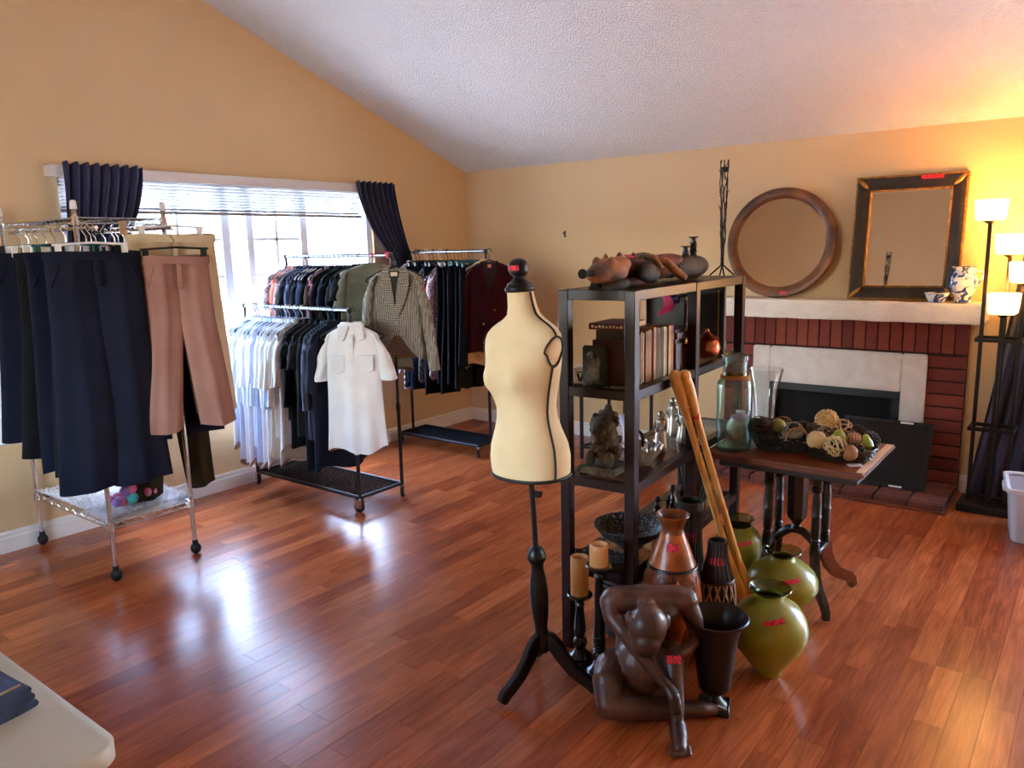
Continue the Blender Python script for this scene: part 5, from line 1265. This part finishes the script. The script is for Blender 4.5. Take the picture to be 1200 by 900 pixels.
for k in range(6): M().ball((.014*math.cos(k*PI/3), .014*math.sin(k*PI/3), .143), (.011, .011, .007), 10).build('petal', WHITEP, fpot)
M().tube([(.06, 0, .04), (.09, 0, .05), (.095, 0, .08), (.06, 0, .09)], .006, 8).build('handle', MATS['cream_floral_glaze'], fpot)

# baskets and filler balls
WIC = mat('dark_brown_wicker', (58, 36, 26), .7, c2=(36, 22, 18), var=40); WIL = mat('light_wicker', (156, 106, 62), .6)
def basket(label, loc, a, bb, h, ma, nh, hm, rz, flare=1.25):
    t = thing('oval_basket', label, 'basket', loc, rz)
    for k in range(6):
        s = 1+(flare-1)*k/5; z = .006+(h-.006)*k/5
        M().tube([(a*s/flare*math.cos(2*PI*j/36), bb*s/flare*math.sin(2*PI*j/36), z+.003*math.cos(18*PI*2*j/36+k*PI)) for j in range(36)], .0048 if k in (0, 5) else .0034, 6, True).build('weave_ring', ma, t)
    for j in range(26):
        c, s_ = math.cos(2*PI*j/26), math.sin(2*PI*j/26)
        M().tube([(a/flare*c, bb/flare*s_, .004), (a*c, bb*s_, h)], .0028, 5).build('upright', ma, t)
    M().loft([[(a/flare*math.cos(2*PI*j/30), bb/flare*math.sin(2*PI*j/30), z) for j in range(30)] for z in (.002, .006)]).build('bottom', ma, t)
    for an in nh:
        c, s_ = math.cos(an), math.sin(an); tx_, ty_ = -s_, c
        M().tube([(a*c+tx_*.05*math.cos(PI*k/10), bb*s_+ty_*.05*math.cos(PI*k/10), h+.055*math.sin(PI*k/10)) for k in range(11)], .005, 7).build('handle', hm, t)
    return t
basket('dark wicker basket of decorative balls on the table', (3.905, -2.235, TZ), .17, .115, .07, WIC, (D(-75), D(95)), WIL, D(20))
def tball(seed, r, n=16, w_=.0028):
    rd_ = random.Random(seed); b_ = M()
    for i in range(n):
        q_ = Matrix.Rotation(rd_.uniform(0, 6.28), 3, 'Z') @ Matrix.Rotation(rd_.uniform(0, 3.14), 3, 'X'); rr = r*rd_.uniform(.9, 1)
        b_.tube([q_ @ Vector((rr*math.cos(2*PI*k/18), rr*math.sin(2*PI*k/18), rd_.uniform(-.1, .1)*r)) for k in range(18)], w_, 5, True)
    return b_
def deco(kind, loc, r, label, ma, group, seed=0):
    t = thing('decorative_ball', label, 'ball', loc, seed*.7, group)
    if kind == 'twig':
        tball(seed, r).build('twig_weave', ma, t); M().ball((0, 0, 0), r*.82, 14).build('core', mat('dark_core', (40, 26, 20), .9), t)
    elif kind == 'open':
        tball(seed, r, 20, .0024).build('vine_weave', ma, t); M().ball((0, 0, 0), r*.5, 10).build('core', mat('dark_core', (40, 26, 20), .9), t)
    elif kind == 'fluff':
        b_ = M(); rd_ = random.Random(seed); b_.ball((0, 0, 0), r*.8, 16)
        for i in range(220):
            d_ = Vector((rd_.gauss(0, 1), rd_.gauss(0, 1), rd_.gauss(0, 1))).normalized(); p_ = d_*r*.92; b_.ball(p_, r*.11, 6)
        b_.build('petals', ma, t)
    elif kind == 'cone':
        b_ = M(); rd_ = random.Random(seed)
        b_.ball((0, 0, 0), r*.75, 12); 
        o_ = b_.build('core', ma, t); b2 = M()
        for i in range(90):
            zc = 1-2*(i+.5)/90; a_ = i*2.39996; s_ = math.sqrt(max(0, 1-zc*zc)); d_ = Vector((s_*math.cos(a_), s_*math.sin(a_), zc)); b2.ball(d_*r*.86, (r*.17, r*.17, r*.1), 6)
        b2.build('scales', ma, t)
    elif kind == 'pear':
        M().lathe([(.1*r, -r), (.75*r, -.8*r), (r, -.3*r), (.85*r, .2*r), (.5*r, .7*r), (.3*r, 1.0*r), (.05*r, 1.1*r)], 20).build('skin', ma, t); M().tube([(0, 0, 1.05*r), (.1*r, 0, 1.4*r)], .0025, 6).build('stem', DARKW, t)
    else:
        M().ball((0, 0, 0), r, 18).build('skin', ma, t)
        if kind == 'rib':
            for k in range(8):
                a_ = PI*k/8; M().tube([(r*1.0*math.sin(q_)*math.cos(a_), r*1.0*math.sin(q_)*math.sin(a_), r*1.0*math.cos(q_)) for q_ in [2*PI*j/20 for j in range(20)]], .0018, 5, True).build('rib', mat('groove_brown', (110, 78, 52), .7), t)
        else: M().lathe([(.004, r*.98), (.006, r*1.03), (.002, r*1.05)], 8).build('stem_button', DARKW, t)
BRB = mat('brown_twig', (86, 56, 40), .8); PLV = mat('pale_vine', (196, 168, 120), .7); DKC = mat('dark_pine', (62, 40, 34), .8); FLF = mat('cream_petal', (214, 178, 118), .8, c2=(190, 148, 92), var=40); CRB = mat('cream_ball', (204, 172, 122), .7, c2=(186, 150, 100), var=14); GPR = mat('green_pear_skin', (150, 156, 40), .45, c2=(120, 130, 30), var=9); OLB = mat('olive_gold_skin', (150, 138, 62), .5, c2=(120, 104, 40), var=10); GRY = mat('grey_twig', (138, 122, 108), .8); RSB = mat('rose_tan', (196, 140, 104), .6)
G1 = 'filler balls in the dark wicker basket'; bx_, by_ = 3.905, -2.235
for kind, dx, dy, dz, r, lab, ma in (('twig', -.105, -.045, .085, .043, 'brown twig ball at the bottle end of the wicker basket', BRB), ('cone', -.10, .045, .07, .04, 'dark pine cone ball behind the twig ball', DKC), ('plain', -.035, -.005, .088, .029, 'olive gold ball in the middle of the wicker basket', OLB), ('twig', .045, -.045, .08, .041, 'pale string wrapped ball at the wicker basket front', GRY),
        ('cone', -.02, .075, .065, .036, 'dark cone ball at the back of the wicker basket', DKC), ('cone', .055, .05, .07, .04, 'brown cone ball beneath the cream fluffy ball', DKC), ('cone', -.045, -.06, .045, .032, 'dark cone ball low behind the basket handle', DKC), ('rib', .115, .015, .075, .036, 'brown ribbed ball at the end of the wicker basket', BRB)):
    deco(kind, (bx_+dx*1.08, by_+dy*1.08, TZ+dz*1.15), r*1.28, lab, ma, G1, int(abs(dx)*1000+abs(dy)*77))
G2 = 'filler balls in the wire tray'; cx2, cy2 = 4.165, -2.255
wt = basket('low wire tray of balls and pears at the table end', (cx2, cy2, TZ), .15, .125, .05, mat('bronze_wire', (76, 58, 44), .4, .6), (), WIL, D(25), 1.15)
M().loft([[(.128*s_*math.cos(2*PI*j/30), .106*s_*math.sin(2*PI*j/30), z_) for j in range(30)] for s_, z_ in ((1, .007), (1.1, .045))], False, False).build('glass_wall', GV, wt, solid=.002)
for kind, dx, dy, dz, r, lab, ma in (('plain', -.085, -.075, .072, .037, 'plain cream ball at the front of the wire tray', CRB), ('open', -.005, -.085, .058, .043, 'pale open vine ball at the front of the wire tray', PLV), ('fluff', -.085, .07, .125, .047, 'cream fluffy petal ball, topmost on the table', FLF), ('twig', -.02, .075, .095, .043, 'tan string wrapped ball next to the fluffy ball', RSB), ('twig', -.075, .01, .08, .034, 'grey string wrapped ball under the fluffy ball', GRY),
        ('pear', -.01, -.01, .075, .034, 'green pear behind the pale vine ball', GPR), ('rib', .04, .03, .07, .032, 'tan ribbed nut ball between the two green pears', RSB), ('pear', .085, .045, .06, .03, 'green pear nearest the table end', GPR), ('cone', .04, .085, .08, .042, 'dark cone ball at the back of the wire tray', DKC), ('cone', .09, .09, .06, .04, 'dark cone ball at the far corner of the wire tray', DKC), ('open', .06, -.03, .035, .038, 'dark vine ball at the open side of the wire tray', BRB), ('plain', .055, -.085, .04, .03, 'small brown wooden ball at the wire tray front', mat('brown_ball', (150, 100, 58), .6))):
    deco(kind, (cx2+dx*1.05, cy2+dy*1.05, TZ+dz*1.12), r*1.2, lab, ma, G2, int(abs(dx)*1000+abs(dy)*77+3))
tk = thing('price_card', 'small printed price card lying at the table end', 'card', (4.255, -2.375, TZ+.0005), D(35))
M().box(-.03, .03, -.02, .02, 0, .0012).build('card', WHITEP, tk)
q_ = M()
for i in range(4): q_.box(-.024, .02-.008*(i % 2), -.013+.008*i, -.010+.008*i, .0012, .0015)
q_.build('printed_lines', BLKP, tk)

# small black stand with a basket near the back wall, seen through the shelf unit
bsn = thing('black_stand', 'small black metal stand against the back wall', 'stand', (1.95, -.45, 0))
for sx in (-.2, .2):
    for sy in (-.22, .22): M().cb((sx, sy, .28), (.022, .022, .56)).build('leg', BLK, bsn)
for z in (.548, .1):
    for sx in (-.2, .2): M().cb((sx, 0, z), (.02, .42, .02)).build('rail', BLK, bsn)
    for sy in (-.22, .22): M().cb((0, sy, z), (.38, .02, .02)).build('rail', BLK, bsn)
rbk = thing('red_basket', 'red woven basket on the floor beside the black stand', 'basket', (2.35, -.75, 0))
for k in range(11): M().tube([((.13+.004*k)*math.cos(2*PI*j/28), (.13+.004*k)*math.sin(2*PI*j/28), .012+.02*k+.003*math.cos(14*2*PI*j/28+k*PI)) for j in range(28)], .0085, 6, True).build('coil', mat('red_brown_cane', (130, 56, 40), .6, c2=(90, 36, 28), var=30), rbk)
M().lathe([(.12, .004), (.16, .2), (.15, .2)], 26).build('lining', EBON, rbk)
rcl = thing('red_cloth', 'folded dark red cloth with a white label in the red basket', 'cloth', (2.35, -.75, .19))
M().grid(14, 14, lambda u, v: (-.13+.26*u, -.12+.24*v, .05+.05*math.sin(PI*u)*math.sin(PI*v)+.012*noise.noise(Vector((u*6, v*6, 0))))).build('fabric', REDC, rcl, solid=.01)
M().box(-.04, .02, -.122, -.118, .03, .06).build('label_tab', WHITEP, rcl)

# ------------------------------------------------------------------ mantel shelf
MZ = 1.306
rm = thing('round_mirror', 'round mirror in a wide brown wooden frame on the mantel', 'mirror', (3.115, -.135, MZ), rot=(D(-7.4), 0, 0))
FRW = mat('walnut_frame', (142, 86, 42), .4, c2=(88, 48, 24), var=6, bump=.3, bscale=40)
TX = Matrix.Translation((0, 0, .402)) @ Matrix.Rotation(D(90), 4, 'X')
M().loft([[tuple(TX @ Vector((r_*math.cos(2*PI*j/72), r_*math.sin(2*PI*j/72), z_))) for j in range(72)] for r_, z_ in ((.4, -.02), (.402, .0), (.396, .024), (.372, .03), (.345, .022), (.328, .014), (.322, .004), (.322, -.02))], closed=True).build('frame', FRW, rm)
M().lathe([(.324, -.004), (.324, .002)], 64, T=TX).build('glass', MIRROR, rm)
flat_sticker(rm, (.06, -.034, .035), .05, .02, Matrix.Rotation(D(90), 4, 'X'))
fm = thing('framed_mirror', 'rectangular mirror in an ornate black and gold frame on the mantel', 'mirror', (3.958, -.125, MZ), rot=(D(-7.7), 0, D(.6)))
mw, mh = .338, .83
BGO = mat('black_gold_antique', (40, 28, 20), .38, c2=(58, 42, 24), var=60, bump=.8, bscale=70, bdist=.008); GLD = mat('antique_gold', (190, 140, 58), .35, .55, c2=(140, 98, 40), var=40)
pr_ = [(0, 0), (0, .03), (.012, .042), (.03, .044), (.06, .03), (.082, .022), (.095, .018), (.1, .004), (.1, 0)]
def frame_bar(L, T, ma):
    rings = []
    for (d_, y_) in pr_: rings.append(None)
    vs = []; n = len(pr_)
    for e in (-1, 1): vs += [(e*(L-d_), -y_, d_) for d_, y_ in pr_]
    fs = [(i, (i+1) % n, n+(i+1) % n, n+i) for i in range(n)]
    return M().add(vs, fs, T)
Rz = lambda a: Matrix.Rotation(a, 4, 'Y')
frame_bar(mw, Matrix.Identity(4), BGO).build('frame_rail', BGO, fm)
frame_bar(mw, Matrix.Translation((0, 0, mh)) @ Rz(PI), BGO).build('frame_rail', BGO, fm)
frame_bar(mh/2, Matrix.Translation((-mw, 0, mh/2)) @ Rz(D(90)), BGO).build('frame_stile', BGO, fm)
frame_bar(mh/2, Matrix.Translation((mw, 0, mh/2)) @ Rz(D(-90)), BGO).build('frame_stile', BGO, fm)
def beads(x0, z0, x1, z1, r_, y_, step):
    b_ = M(); L_ = math.hypot(x1-x0, z1-z0); n_ = int(L_/step)
    for i in range(n_+1): b_.ball((x0+(x1-x0)*i/n_, y_, z0+(z1-z0)*i/n_), r_, 6)
    b_.build('gold_beading', GLD, fm)
for o_, r_, y_, s_ in ((.092, .0085, -.02, .015), (.006, .008, -.036, .012)):
    a, c = mw-o_, mh-o_
    beads(-a, o_, a, o_, r_, y_, s_); beads(-a, c, a, c, r_, y_, s_); beads(-a, o_, -a, c, r_, y_, s_); beads(a, o_, a, c, r_, y_, s_)
for sx in (-1, 1):
    for sz in (0, 1):
        T = Matrix.Translation((sx*(mw-.045), -.04, .045+sz*(mh-.09))) @ Matrix.Rotation((PI/4)*(1 if sx*(1 if sz else -1) > 0 else -1)*-1, 4, 'Y')
        M().ball((0, 0, 0), (.05, .008, .014), 12, T).build('corner_leaf', GLD, fm)
M().box(-mw+.098, mw-.098, -.006, -.002, .098, mh-.098).build('glass', MIRROR, fm, smooth=False)
flat_sticker(fm, (.13, -.046, mh-.022), .13, .024, Matrix.Rotation(D(90), 4, 'X'), 'red price sticker on the top rail')
def bluewhite():
    k = NT('blue_white_porcelain'); t = k.n('TexNoise'); t.inputs['Scale'].default_value = 22; t.inputs['Detail'].default_value = 3; t.inputs['Distortion'].default_value = 1.5; k.l(k.co('Object'), t.inputs[0])
    k.l(k.ramp(t.outputs[0], [(.46, lin((238, 238, 236))), (.52, lin((120, 140, 190))), (.58, lin((44, 68, 140)))]), k.b.inputs['Base Color']); k.b.inputs['Roughness'].default_value = .2
    return k.m
BWP = bluewhite()
bj = thing('porcelain_jug', 'blue and white porcelain jug at the mantel end', 'jug', (4.325, -.165, MZ))
M().lathe([(.05, 0), (.052, .01), (.046, .025), (.062, .06), (.078, .11), (.076, .15), (.062, .185), (.056, .2), (.064, .215), (.074, .225), (.07, .226), (.055, .2), (.05, .16)], 36).build('body', BWP, bj)
M().tube([(.06, 0, .2), (.095, 0, .195), (.105, 0, .16), (.09, 0, .125), (.072, 0, .115)], .008, 8).build('handle', BWP, bj)
pbw = thing('porcelain_dish', 'small blue and white porcelain dish on the mantel edge', 'dish', (4.185, -.215, MZ))
M().lathe([(.045, 0), (.047, .008), (.062, .03), (.072, .058), (.07, .06), (.058, .034), (.04, .012), (.003, .01)], 32).build('bowl', BWP, pbw)
M().lathe([(.0715, .056), (.073, .06), (.07, .061)], 32, cap0=False, cap1=False).build('rim', WHITEP, pbw)

# ------------------------------------------------------------------ standing lamp with four shades
lp = thing('standing_lamp', 'dark metal standing lamp with four glowing square glass shades', 'floor lamp', (4.56, -.30, 0))
LMT = mat('dark_brown_metal', (40, 29, 25), .4, .4)
M().box(-.15, .17, -.13, .10, 0, .05).build('base', LMT, lp, bev=.004)
SHM = emit('glowing_alabaster', (255, 206, 124), .95)
posts = [(-.10, .0, 1.80), (.01, .08, 1.595), (.10, .04, 1.425), (.01, -.06, 1.24)]
for (px, py, h) in posts:
    po = M().cb((px, py, (.05+h)/2), (.022, .022, h-.05)).build('post', LMT, lp, bev=.002)
    M().lathe([(.012, h-.01), (.03, h+.002), (.05, h+.012), (.03, h+.016)], 20, (px, py, 0)).build('shade_holder', LMT, po)
    rings = []
    for s, z in ((.062, .012), (.076, .02), (.082, .06), (.087, .135), (.084, .137), (.078, .06), (.07, .026)):
        rg_ = []
        for j in range(40):
            a = 2*PI*j/40; c, s_ = math.cos(a), math.sin(a); e = .42
            rg_.append((px+s*math.copysign(abs(c)**e, c), py+s*math.copysign(abs(s_)**e, s_), h+z))
        rings.append(rg_)
    M().loft(rings, True, False).build('shade', SHM, lp)
    L_ = bpy.data.lights.new('bulb', 'POINT'); L_.energy = 1.7; L_.color = (1, .47, .11); L_.shadow_soft_size = .05
    lo_ = bpy.data.objects.new('lamp_bulb', L_); COL.objects.link(lo_); lo_.location = (4.56+px, -.30+py, h+.17)
for z in (1.09, .53):
    M().box(-.125, .125, -.085, -.065, z-.011, z+.011).build('cross_bar', LMT, lp); M().box(-.125, .125, .085, .10, z-.011, z+.011).build('cross_bar', LMT, lp)
    M().box(-.125, -.105, -.065, .085, z-.011, z+.011).build('cross_bar', LMT, lp); M().box(.105, .125, -.065, .085, z-.011, z+.011).build('cross_bar', LMT, lp)

# plastic tub
tbn = thing('storage_tub', 'translucent white plastic storage tub beside the lamp', 'storage tub', (4.955, -.66, 0), D(8))
TUB = mat('frosted_polypropylene', (214, 216, 224), .35)
k_ = TUB.node_tree.nodes['Principled BSDF']; k_.inputs['Transmission Weight'].default_value = .25
def rr(hx, hy, z, r=.04, n=6):
    out = []
    for cx_, cy_, a0 in ((hx-r, hy-r, 0), (-hx+r, hy-r, PI/2), (-hx+r, -hy+r, PI), (hx-r, -hy+r, 1.5*PI)):
        for i in range(n+1): a = a0+PI/2*i/n; out.append((cx_+r*math.cos(a), cy_+r*math.sin(a), z))
    return out
M().loft([rr(.225, .16, 0), rr(.23, .165, .006), rr(.255, .19, .30), rr(.25, .185, .30), rr(.226, .161, .01)]).build('body', TUB, tbn)
M().loft([rr(.254, .189, .285), rr(.275, .21, .295), rr(.277, .212, .318), rr(.268, .203, .322), rr(.25, .185, .312)], False, False).build('rim', TUB, tbn, solid=.002)
for s in (-1, 1): M().box(s*.272-.012, s*.272+.012, -.07, .07, .27, .3).build('handle', TUB, tbn, bev=.004)

# nail left in the back wall
nl = thing('wall_hook', 'small dark hook left in the beige wall above the shelf', 'hook', (1.165, -.002, 1.83))
M().lathe([(.004, 0), (.004, .02), (.009, .022), (.009, .026)], 8, T=Matrix.Rotation(D(90), 4, 'X')).build('nail', BLK, nl); M().box(-.008, .008, -.006, 0, -.035, .02).build('plate', BLK, nl)

# ------------------------------------------------------------------ folding table in the near corner with folded jeans
ft = thing('folding_table', 'pale grey plastic folding table top in the near corner', 'table', (2.65, -5.63, 0))
TPL = mat('pale_grey_plastic', (186, 182, 170), .4, c2=(178, 174, 162), var=5, bump=.1, bscale=220)
M().loft([rr(.9, .375, .695, .06), rr(.905, .38, .70, .06), rr(.905, .38, .732, .06), rr(.898, .373, .74, .055)], True, True).build('tabletop', TPL, ft, ang=50)
for sx in (-.65, .62):
    for sy in (-.28, .28): M().tube([(sx, sy, .70), (sx, sy, .006)], .013, 10).build('leg', mat('grey_steel', (120, 122, 124), .4, .7), ft)
    M().tube([(sx, -.28, .2), (sx, .28, .2)], .01, 8).build('leg_brace', MATS['grey_steel'], ft)
jn = thing('folded_jeans', 'folded dark blue jeans on the grey folding table', 'jeans', (3.05, -5.455, .7415), D(6))
DEN = mat('dark_denim', (72, 86, 122), .9, c2=(56, 68, 100), var=30, bump=.4, bscale=260, bdist=.002)
for i, z in enumerate((0, .022, .044)):
    def ly(u, v, z=z, i=i):
        a = 2*PI*v; e = .5; c, s_ = math.cos(a), math.sin(a)
        return (-.24+.48*u+(.012*i)*(u-.5), (.13-.008*i)*math.copysign(abs(c)**e, c), z+.011+.0105*math.copysign(abs(s_)**e, s_)+.004*math.sin(9*u+i)*math.sin(PI*u))
    rings = [[ly(u/16, v/24) for v in range(24)] for u in range(17)]
    M().loft(rings).build('fold_layer', DEN, jn, ang=60)
M().tube([(.236, -.10, .066), (.242, 0, .067), (.236, .1, .066)], .003, 6).build('seam', mat('tan_thread', (150, 130, 100), .8), jn)
